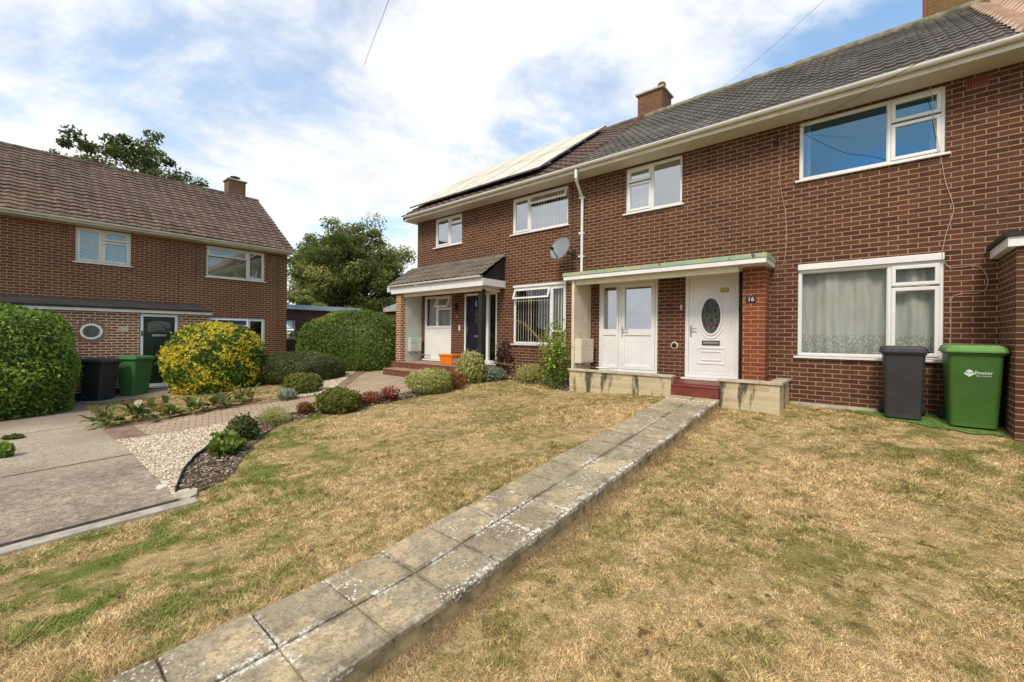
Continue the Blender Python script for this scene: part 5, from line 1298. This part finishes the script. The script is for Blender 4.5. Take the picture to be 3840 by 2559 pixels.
mb = MB(); mb.tube([(-16.95, Y1L-.35, 2.95), (-16.95, Y1L-.35, -1.6)], .012, 6); mb.build('cable', 'cable_dark', HL)

# ------------------------------------------------------------------ outbuildings behind the hedge
OB = empty('garage_block', (-22.5, 1.0, -1.1), 'low brick outbuilding with pale sheet roof edge and open hopper window, between the houses', 'outbuilding', 'low outbuildings behind the big hedge')
fo = FR((-21., 0, 0), (0, 1, 0), (1, 0, 0)); mb = MB(); wall_holes(mb, fo, -4., 3.0, -1.6, 1.30, [(-1.62, -.15, -.25, .62)]); mb.quad((-21, 3.0, -1.6), (-25, 3.0, -1.6), (-25, 3.0, 1.3), (-21, 3.0, 1.3)); mb.build('wall', 'brick_far', OB)
mb = MB(); mb.box(-25, -20.85, -4, 3.1, 1.32, 1.36); mb.box(-20.87, -20.82, -4, 3.1, 1.14, 1.355)
mb.build('roof', 'pale_sheet', OB)
window(OB, fo, -1.62, -.15, -.25, .62, [], [(-1.5, -.25, -.2, .15, 'f'), (-1.45, -.3, .2, .58, 'o')], 'glass_bright', fmat='upvc_dirty')
OB2 = empty('garage_block', (-15.5, 5.0, -1.1), 'low brick outbuilding with blue-grey sheet roof against the end house wall', 'outbuilding', 'low outbuildings behind the big hedge')
fo2 = FR((0, 3.2, 0), (1, 0, 0), (0, -1, 0)); mb = MB(); wall_holes(mb, fo2, -21., -11.8, -1.6, 1.12, []); mb.build('wall', 'brick_far', OB2)
mb = MB(); mb.box(-18.6, -11.8, 3.05, 3.2, 1.12, 1.27); mb.build('coping', 'coping', OB2)
mb = MB(); mb.add([(-18.7, 3.1, 1.27), (-11.8, 3.1, 1.27), (-11.8, 4.4, 1.75), (-18.7, 4.4, 1.75), (-18.7, 3.1, 1.30), (-11.8, 3.1, 1.30), (-11.8, 4.4, 1.78), (-18.7, 4.4, 1.78)], [(0, 3, 2, 1), (4, 5, 6, 7), (0, 1, 5, 4), (1, 2, 6, 5), (2, 3, 7, 6), (3, 0, 4, 7)]); mb.build('roof', 'blue_sheet', OB2)
mb = MB(); mb.tube([(-12.3, 3.0, 1.2), (-12.3, 3.0, .95), (-12.3, 3.05, -1)], .04, 8); mb.box(-12.42, -12.18, 2.9, 3.04, 1.05, 1.25); mb.build('hopper', 'iron', OB2)
GT = empty('iron_gate', (-19.0, -2.1, -1.4), 'black scrollwork iron gate between the left house and the rounded hedge', 'gate')
mb = MB(); gx0, gx1, gy = -18.9, -16.9, -1.2
ga, gb = V((-19.2, -1.7, -1.25)), V((-18.6, -.6, -1.2)); gd = (gb-ga); 
def gp(t, z): p = ga+gd*t; return V((p.x, p.y, z))
for t in (0, 1): mb.tube([gp(t, -1.5), gp(t, .12)], .03, 6)
for z in (-1.35, -.55, .1): mb.tube([gp(0, z), gp(1, z)], .02, 6)
mb.build('gate_frame', 'iron', GT)
mb = MB()
for i in range(6):
    t0 = (i+.5)/6
    for zc_ in (-1.1, -.75, -.3, -.02):
        mb.tube([gp(t0+.07*math.cos(a*.7)*(1-a*.06), zc_+.13*math.sin(a*.7)*(1-a*.06)) for a in range(10)], .010, 5)
for i in range(7): mb.tube([gp(i/6.5+.02, -1.35), gp(i/6.5+.02, .1)], .008, 5)
mb.build('scrollwork', 'iron', GT)

# ------------------------------------------------------------------ trees and hedges
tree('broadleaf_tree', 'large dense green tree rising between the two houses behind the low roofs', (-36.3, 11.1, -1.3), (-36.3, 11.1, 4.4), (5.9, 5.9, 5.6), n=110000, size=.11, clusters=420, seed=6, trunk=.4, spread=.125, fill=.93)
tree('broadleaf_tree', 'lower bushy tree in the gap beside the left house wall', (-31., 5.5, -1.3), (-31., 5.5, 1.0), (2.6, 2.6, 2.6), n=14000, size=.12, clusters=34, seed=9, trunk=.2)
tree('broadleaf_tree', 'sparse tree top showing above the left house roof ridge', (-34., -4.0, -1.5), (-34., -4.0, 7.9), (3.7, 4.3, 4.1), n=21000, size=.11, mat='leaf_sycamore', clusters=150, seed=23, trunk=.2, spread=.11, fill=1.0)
def yel(P, nr, rnd):
    v = .6*vnoise(P, 3.3, 21)+.55*vnoise(P[:, [1, 2, 0]], 6.1, 5)+.4*vnoise(P[:, [2, 0, 1]], 11., 8)+.1*nr[:, 2]
    return np.where(v > -.05, .78+rng.normal(0, .12, len(P)), .22+rng.normal(0, .14, len(P)))
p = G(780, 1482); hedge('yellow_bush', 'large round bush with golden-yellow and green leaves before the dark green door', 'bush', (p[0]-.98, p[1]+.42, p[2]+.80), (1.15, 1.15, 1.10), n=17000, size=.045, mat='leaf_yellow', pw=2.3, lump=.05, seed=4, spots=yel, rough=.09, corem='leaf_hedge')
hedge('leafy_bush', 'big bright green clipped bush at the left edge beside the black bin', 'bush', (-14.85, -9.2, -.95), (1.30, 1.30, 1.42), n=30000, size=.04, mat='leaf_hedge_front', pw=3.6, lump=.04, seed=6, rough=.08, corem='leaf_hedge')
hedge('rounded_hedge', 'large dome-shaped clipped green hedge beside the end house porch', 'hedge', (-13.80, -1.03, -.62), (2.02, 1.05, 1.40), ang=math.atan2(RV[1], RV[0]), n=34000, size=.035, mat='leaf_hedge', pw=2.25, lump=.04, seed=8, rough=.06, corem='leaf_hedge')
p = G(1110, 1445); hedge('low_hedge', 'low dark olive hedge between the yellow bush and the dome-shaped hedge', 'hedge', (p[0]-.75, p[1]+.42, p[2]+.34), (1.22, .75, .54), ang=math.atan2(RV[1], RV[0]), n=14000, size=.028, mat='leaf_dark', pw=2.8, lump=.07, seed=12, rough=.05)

# ------------------------------------------------------------------ border plants
gp_ = 'small plants of the border'
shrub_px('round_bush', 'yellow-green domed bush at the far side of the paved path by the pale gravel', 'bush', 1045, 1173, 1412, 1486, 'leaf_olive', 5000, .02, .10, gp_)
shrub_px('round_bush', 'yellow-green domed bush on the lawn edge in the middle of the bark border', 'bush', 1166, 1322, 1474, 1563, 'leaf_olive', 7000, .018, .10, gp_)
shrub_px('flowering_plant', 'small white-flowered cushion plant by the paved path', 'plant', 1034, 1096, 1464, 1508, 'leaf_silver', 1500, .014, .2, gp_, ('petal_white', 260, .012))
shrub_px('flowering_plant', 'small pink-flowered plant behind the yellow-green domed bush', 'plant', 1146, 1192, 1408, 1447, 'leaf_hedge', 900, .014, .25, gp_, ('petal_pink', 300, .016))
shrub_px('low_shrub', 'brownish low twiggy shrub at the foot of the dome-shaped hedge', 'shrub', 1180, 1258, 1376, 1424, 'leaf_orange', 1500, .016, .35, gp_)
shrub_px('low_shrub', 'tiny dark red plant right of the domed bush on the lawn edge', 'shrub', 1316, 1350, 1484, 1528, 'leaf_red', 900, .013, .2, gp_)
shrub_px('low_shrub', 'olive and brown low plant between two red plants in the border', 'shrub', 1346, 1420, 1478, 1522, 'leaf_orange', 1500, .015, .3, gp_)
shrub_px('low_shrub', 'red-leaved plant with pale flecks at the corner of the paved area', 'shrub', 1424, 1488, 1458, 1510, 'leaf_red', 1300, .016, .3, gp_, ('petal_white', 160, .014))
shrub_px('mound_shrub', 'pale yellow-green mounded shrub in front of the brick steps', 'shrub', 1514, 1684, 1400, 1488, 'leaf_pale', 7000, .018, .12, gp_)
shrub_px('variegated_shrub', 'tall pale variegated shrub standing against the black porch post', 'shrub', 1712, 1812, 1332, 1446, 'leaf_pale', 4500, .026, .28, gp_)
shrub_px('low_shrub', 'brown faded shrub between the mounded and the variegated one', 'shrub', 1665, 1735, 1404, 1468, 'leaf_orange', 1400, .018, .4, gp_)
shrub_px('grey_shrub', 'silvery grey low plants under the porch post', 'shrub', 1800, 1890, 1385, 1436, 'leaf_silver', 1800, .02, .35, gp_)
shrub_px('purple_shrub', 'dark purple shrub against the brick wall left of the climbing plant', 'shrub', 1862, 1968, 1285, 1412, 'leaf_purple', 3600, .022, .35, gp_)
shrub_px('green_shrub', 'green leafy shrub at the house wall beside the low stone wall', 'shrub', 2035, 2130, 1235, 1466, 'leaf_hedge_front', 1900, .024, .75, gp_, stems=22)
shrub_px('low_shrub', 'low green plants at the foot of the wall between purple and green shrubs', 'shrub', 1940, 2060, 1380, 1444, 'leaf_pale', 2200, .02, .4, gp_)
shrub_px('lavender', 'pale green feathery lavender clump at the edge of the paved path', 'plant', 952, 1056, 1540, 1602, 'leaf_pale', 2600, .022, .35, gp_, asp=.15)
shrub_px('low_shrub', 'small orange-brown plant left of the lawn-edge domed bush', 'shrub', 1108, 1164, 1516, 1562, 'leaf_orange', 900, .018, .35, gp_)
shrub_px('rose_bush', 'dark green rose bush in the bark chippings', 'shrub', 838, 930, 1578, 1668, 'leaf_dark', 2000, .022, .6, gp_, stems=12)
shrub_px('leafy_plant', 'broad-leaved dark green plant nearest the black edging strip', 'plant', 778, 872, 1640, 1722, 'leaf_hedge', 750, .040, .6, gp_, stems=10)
shrub_px('weed_tuft', 'small weed tuft growing at the left end of the driveway joint', 'plant', -6, 52, 1636, 1654, 'leaf_dark', 500, .014, .35, gp_)
shrub_px('box_plant', 'small green shrub cut by the left picture edge on the driveway', 'plant', -42, 14, 1670, 1724, 'leaf_hedge_front', 1500, .016, .2, gp_)
def bergenia(label, x0, x1, y0, y1, n, seed):
    r_ = np.random.default_rng(seed); p = G((x0+x1)/2, (y0*.25+y1*.75)); Z = depth(p); L_ = (x1-x0)/F_PX*Z; root = empty('bergenia_clump', tuple(p), label, 'plant', 'broad-leaved clumps along the paved path')
    mb = MB(); at = []
    ang = math.atan2(G(x1, (y0+y1)/2-10)[1]-G(x0, y1-8)[1], G(x1, (y0+y1)/2-10)[0]-G(x0, y1-8)[0])
    for i in range(n):
        nc_ = max(2, int(L_/.42)); u = ((r_.integers(0, nc_)+.5)/nc_-.5)*L_+r_.normal(0, .07); v_ = r_.normal(0, .09); b = V((p[0]+u*math.cos(ang)-v_*math.sin(ang), p[1]+u*math.sin(ang)+v_*math.cos(ang), 0)); b.z = g(b.x, b.y)+.01
        a = r_.uniform(0, 6.28); el = r_.uniform(.25, 1.35); s = r_.uniform(.08, .16)*(1.1 if el > .8 else .9); d = V((math.cos(a)*math.cos(el), math.sin(a)*math.cos(el), math.sin(el))); st = b+d*s*r_.uniform(.9, 1.9)
        sd_ = d.cross(V((0, 0, 1))).normalized(); upn = sd_.cross(d).normalized()
        k = len(mb.v); pts = []
        for j in range(7):
            t = j/6; wv = math.sin(math.pi*min(1, t*.93+.07))**.7*s*.48; c = st+d*(t*s*1.6)-V((0, 0, 1))*(t*t*s*.6)
            for q in (-1, 0, 1): mb.v.append(tuple(c+sd_*wv*q+upn*(abs(q)*wv*.35)))
        for j in range(6):
            for q in (0, 1): mb.f.append((k+j*3+q, k+j*3+q+1, k+j*3+q+4, k+j*3+q+3)); at.append(r_.random() if q == 0 and j == 0 else at[-1])
    o = mb.build('foliage', 'leaf_bergenia', root, smooth=True); a_ = o.data.attributes.new('rnd', 'FLOAT', 'FACE'); a_.data.foreach_set('value', np.array(at, np.float32))
bergenia('broad-leaved clump with yellowing leaves at the near end of the paved path', 345, 580, 1525, 1606, 130, 1)
bergenia('darker broad-leaved clump in the middle of the row by the paved path', 590, 770, 1512, 1578, 90, 2)
bergenia('broad-leaved clump with reddish stems farthest along the paved path', 775, 962, 1466, 1542, 120, 3)
# dead flower stems of the near clump and red-brown growth
shrub_px('dry_flower_stems', 'brown dried flower stems rising from the nearest broad-leaved clump', 'plant', 405, 545, 1512, 1560, 'leaf_orange', 700, .012, .4, gp_, asp=.4)
# straggling forsythia stems in front of the lower window of the end house
def forsythia():
    base = V((-5.55, -.45, g(-5.55, -.45))); root = empty('arching_shrub', base, 'straggling yellowish arching stems before the end house window with vertical blinds', 'shrub'); mb = MB(); Ps = []
    ends = [((-7.25, -.55, .45), .62), ((-7.6, -.55, -.72), .15), ((-6.6, -.5, .2), .3), ((-5.1, -.5, .05), .2), ((-6.2, -.6, -.2), .25), ((-5.0, -.55, -.35), .1)]
    for (e, arch) in ends:
        e = V(e); pts = []
        for i in range(13):
            t = i/12; p = base.lerp(e, t); p.z += arch*math.sin(math.pi*t)*.7; pts.append(p)
        mb.tube(pts, [.008*(1-.7*i/12) for i in range(13)], 5)
        for p in pts[3:]:
            for k in range(16): Ps.append(tuple(p+V((random.gauss(0, .035), random.gauss(0, .035), random.gauss(0, .03)))))
    for k in range(900):
        a, r = random.uniform(0, 6.28), random.random()**.5*.5; Ps.append((base.x-.3+r*math.cos(a)*1.1, base.y+.1+r*math.sin(a)*.35, -.1+random.gauss(0, .16)-.25*r))
    mb.build('stem', 'leaf_straw' if False else 'cable_pale', root); P = np.array(Ps); leaves('foliage', 'leaf_straw', P, np.tile([0, -.3, .6], (len(P), 1)), .018, root, loc=base)
forsythia()
def stone(name, label, px, py, r, mat):
    p = G(px, py); mb = MB(); n = 9; pts = [(p[0]+r*rng.uniform(.7, 1.1)*math.cos(i*.698), p[1]+r*.75*rng.uniform(.7, 1.1)*math.sin(i*.698)) for i in range(n)]
    mb.prism(pts, lambda x, y: g(x, y)-.03, lambda x, y: g(x, y)+.035); return tag(mb.build(name, mat, bevel=.012), label, 'stone')
stone('flat_stone', 'flat pale stone at the corner of driveway and lawn', 700, 1858, .17, 'coping')
stone('cement_lump', 'small white cement patch where the driveway meets the gravel', 605, 1833, .09, 'upvc_dirty')

# ------------------------------------------------------------------ orange box on the end house porch
OX = empty('storage_box', (-9.40, -.62, -.853), 'bright orange plastic storage box with peeling label on the brick porch step', 'storage box')
mb = MB(); x, y, z = -9.42, -.55, -.853
mb.add([(x-.24, y-.15, z), (x+.24, y-.15, z), (x+.24, y+.15, z), (x-.24, y+.15, z), (x-.28, y-.19, z+.25), (x+.28, y-.19, z+.25), (x+.28, y+.19, z+.25), (x-.28, y+.19, z+.25)], [(0, 3, 2, 1), (4, 5, 6, 7), (0, 1, 5, 4), (1, 2, 6, 5), (2, 3, 7, 6), (3, 0, 4, 7)]); mb.build('body', 'orange_plastic', OX, bevel=.01)
mb = MB(); mb.box(x-.30, x+.30, y-.21, y+.21, z+.25, z+.29); mb.build('lid', 'orange_plastic', OX, bevel=.01)
mb = MB(); mb.add([(x+.250, y-.14, z+.04), (x+.250, y+.12, z+.05), (x+.276, y+.15, z+.19), (x+.272, y-.13, z+.17)], [(0, 1, 2, 3)]); mb.build('torn_label', 'upvc_dirty', OX)

# ------------------------------------------------------------------ cables
def cable(name, label, pts, r, mat):
    mb = MB(); P = [V(p) for p in pts]; out_ = []
    for i in range(len(P)-1):
        p0, p1, p2, p3 = P[max(0, i-1)], P[i], P[i+1], P[min(len(P)-1, i+2)]
        for k in range(6):
            t = k/6; out_.append(.5*((2*p1)+(p2-p0)*t+(2*p0-5*p1+4*p2-p3)*t*t+(3*p1-p0-3*p2+p3)*t**3))
    out_.append(P[-1]); mb.tube(out_, r, 6); return tag(mb.build(name, mat, smooth=True), label, 'cable')
def onw(px, py, d=.012):
    r_ = ray(px, py); t = (-d-CAM[1])/r_[1]; p = CAM+r_*t; return (p[0], p[1], p[2])
cable('wall_cable', 'loose cable hanging down the brick wall right of the windows to the green bin', [onw(3486, 330, .14), onw(3498, 375, .1), onw(3500, 440), onw(3514, 520), onw(3530, 600), onw(3545, 680), onw(3573, 765), onw(3573, 805), onw(3550, 870), onw(3533, 950), onw(3540, 980), onw(3562, 1004), onw(3600, 1003), onw(3668, 1000), onw(3700, 1035), onw(3702, 1075), onw(3672, 1098), onw(3600, 1104), onw(3568, 1122), onw(3566, 1180), onw(3564, 1330)], .005, 'cable_pale')
cable('wall_cable', 'thin cable running down the brick wall from the bracket to the flat canopy', [onw(2918, 525), onw(2930, 560), onw(2924, 640), onw(2930, 720), onw(2945, 800), onw(2950, 900), onw(2940, 980), onw(2925, 1010)], .004, 'cable_pale')
cable('wall_cable', 'dark cable running down beside the satellite dish', [onw(2147, 700), onw(2148, 900), onw(2146, 1020)], .006, 'cable_dark')
e1 = onw(2920, 470, .05)
def ptd(px, py, Z): d_ = ray(px, py); return tuple(CAM+d_*Z)
cable('overhead_cable', 'thin overhead telephone cable crossing the blue sky to the eaves', [ptd(3160, 0-60, 5.0), ptd(2960, 140, 6.2), ptd(2760, 290, 7.6), ptd(2700, 345, 8.1)][:1]+[ptd(3260, -90, 4.3)][:0]+[ptd(2950, 135, 5.6), ptd(2800, 255, 6.2), onw(3290, 310, .55)][:0]+[ptd(2850, 215, 6.4), ptd(2680, 350, 7.6), ptd(2560, 430, 8.6)], .0025, 'cable_pale')
cable('overhead_cable', 'thin telephone wire slanting down past the gutter to the bracket on the wall', [ptd(3560, 170, 4.6), ptd(3290, 322, 5.6), ptd(3130, 410, 6.3), onw(2995, 482, .02)], .004, 'cable_dark')
cable('overhead_cable', 'short dark overhead wire high in the white cloud', [ptd(1465, -20, 11), ptd(1432, 70, 11.6), ptd(1400, 150, 12.2), ptd(1366, 245, 13)], .006, 'cable_dark')

# ------------------------------------------------------------------ houses across the street (seen only in the window panes)
HO = empty('brick_house', (4, -34, -2.6), 'pale rendered semi-detached house across the street mirrored in the window panes', 'house')
fo3 = FR((0, -31, 0), (-1, 0, 0), (0, 1, 0)); mb = MB(); wn_ = [(-12+i*4., -12+i*4.+1.7, z, z+1.2) for i in range(6) for z in (-1.4, 1.3)]
wall_holes(mb, fo3, -16, 14, -3, 3.2, wn_); mb.quad((-14, -38, -3), (16, -38, -3), (16, -38, 3.2), (-14, -38, 3.2))
for x in (-14, 16): mb.add([(x, -31, -3), (x, -38, -3), (x, -38, 3.2), (x, -34.5, 5.9), (x, -31, 3.2)], [(0, 1, 2, 3, 4)])
mb.build('wall', 'cream_paint', HO)
mb = MB(); mb.quad((-14.3, -30.6, 3.0), (16.3, -30.6, 3.0), (16.3, -34.5, 6.), (-14.3, -34.5, 6.)); mb.quad((-14.3, -38.4, 3.0), (16.3, -38.4, 3.0), (16.3, -34.5, 6.), (-14.3, -34.5, 6.)); mb.build('roof', 'tile_brown', HO)
mb = MB()
for a, b, c, d in wn_: ringbox(fo3, mb, a, b, c, d, .07, -.06, .0); fo3.box(mb, (a+b)/2-.04, (a+b)/2+.04, c, d, -.06, 0)
mb.build('window', 'upvc', HO)

# ------------------------------------------------------------------ grass blades over the lawn
def grass(n=380000):
    # spread so that near lawn gets most blades
    u = rng.random(n*3); Zs = 1.6*(11.5/1.6)**u; a = rng.uniform(-1.25, 1.25, n*3)
    P = CAM[:2]+np.outer(Zs, FV[:2])+(Zs*a)[:, None]*RV[:2]
    ok = (P[:, 1] < -.02) & (P[:, 0] < 7.5)
    ok &= ~((P[:, 0] > -2.84) & (P[:, 0] < -2.0) & (P[:, 1] > -9)); ok &= ~((P[:, 0] > -5.64) & (P[:, 0] < -1.1) & (P[:, 1] > -1.0)); ok &= ~((P[:, 0] > 1.24) & (P[:, 1] > -1.02))
    TURF = [(-.25, -.34), (-.05, -.46), (.12, -.66), (.35, -.62), (.55, -.78), (.74, -.80), (.92, -.92), (1.1, -.86), (1.24, -.95), (1.24, -.01), (.02, -.01), (.02, -.21), (-.22, -.21)]
    for poly in (BED, BLOCK, GR1, GR2, DRIVE, PAD, TURF): ok &= ~inpoly(P, poly)
    ok &= ~((P[:, 0] < XK+.31) & (P[:, 1] < -7.5)); ok &= (P[:, 0] > -16.5)
    P = P[ok][:n]; m_ = len(P)
    Z = (P-CAM[:2])@FV[:2]
    # clumpy: patches of longer grass
    q = np.column_stack([P, np.zeros(m_)]); cl = vnoise(q, 3.1, 77)+.6*vnoise(q, 9., 31)
    h = (.016+.011*np.clip(cl, -1, 1.6))*rng.uniform(.5, 1.5, m_); h = np.maximum(h, .006)*(1+Z*.03)
    edge = np.exp(-np.abs(P[:, 0]+2.90)/.05)+np.exp(-np.abs(P[:, 0]+1.93)/.05)*(vnoise(q, 5., 3) > 0); tuft = (vnoise(q, 5.5, 91) > .75)
    h *= 1+.7*edge+.9*tuft
    w_ = (.0014+.00055*Z)*rng.uniform(.7, 1.3, m_)
    th = rng.uniform(0, 6.283, m_); lean = rng.uniform(.4, 2.4, m_)*h; la = rng.uniform(0, 6.283, m_)
    z0 = gv(P[:, 0], P[:, 1])-.003
    b = np.column_stack([P, z0]); s = np.column_stack([np.cos(th)*w_, np.sin(th)*w_, np.zeros(m_)])
    tip = b+np.column_stack([np.cos(la)*lean, np.sin(la)*lean, h])
    vs = np.stack([b-s, b+s, tip], 1).reshape(-1, 3)
    me = bpy.data.meshes.new('grass'); me.vertices.add(3*m_); me.vertices.foreach_set('co', vs.ravel().astype(np.float32))
    me.loops.add(3*m_); me.loops.foreach_set('vertex_index', np.arange(3*m_, dtype=np.int32)); me.polygons.add(m_)
    me.polygons.foreach_set('loop_start', np.arange(0, 3*m_, 3, dtype=np.int32)); me.polygons.foreach_set('loop_total', np.full(m_, 3, np.int32))
    at = me.attributes.new('rnd', 'FLOAT', 'FACE'); at.data.foreach_set('value', rng.random(m_).astype(np.float32))
    me.materials.append(MATS['grass_blade']); me.update(calc_edges=True)
    o = bpy.data.objects.new('grass', me); COL.objects.link(o); tag(o, kind='stuff')
grass()
SC.render.resolution_x, SC.render.resolution_y = 1024, 682
SC.cycles.max_bounces = 8; SC.cycles.transparent_max_bounces = 12
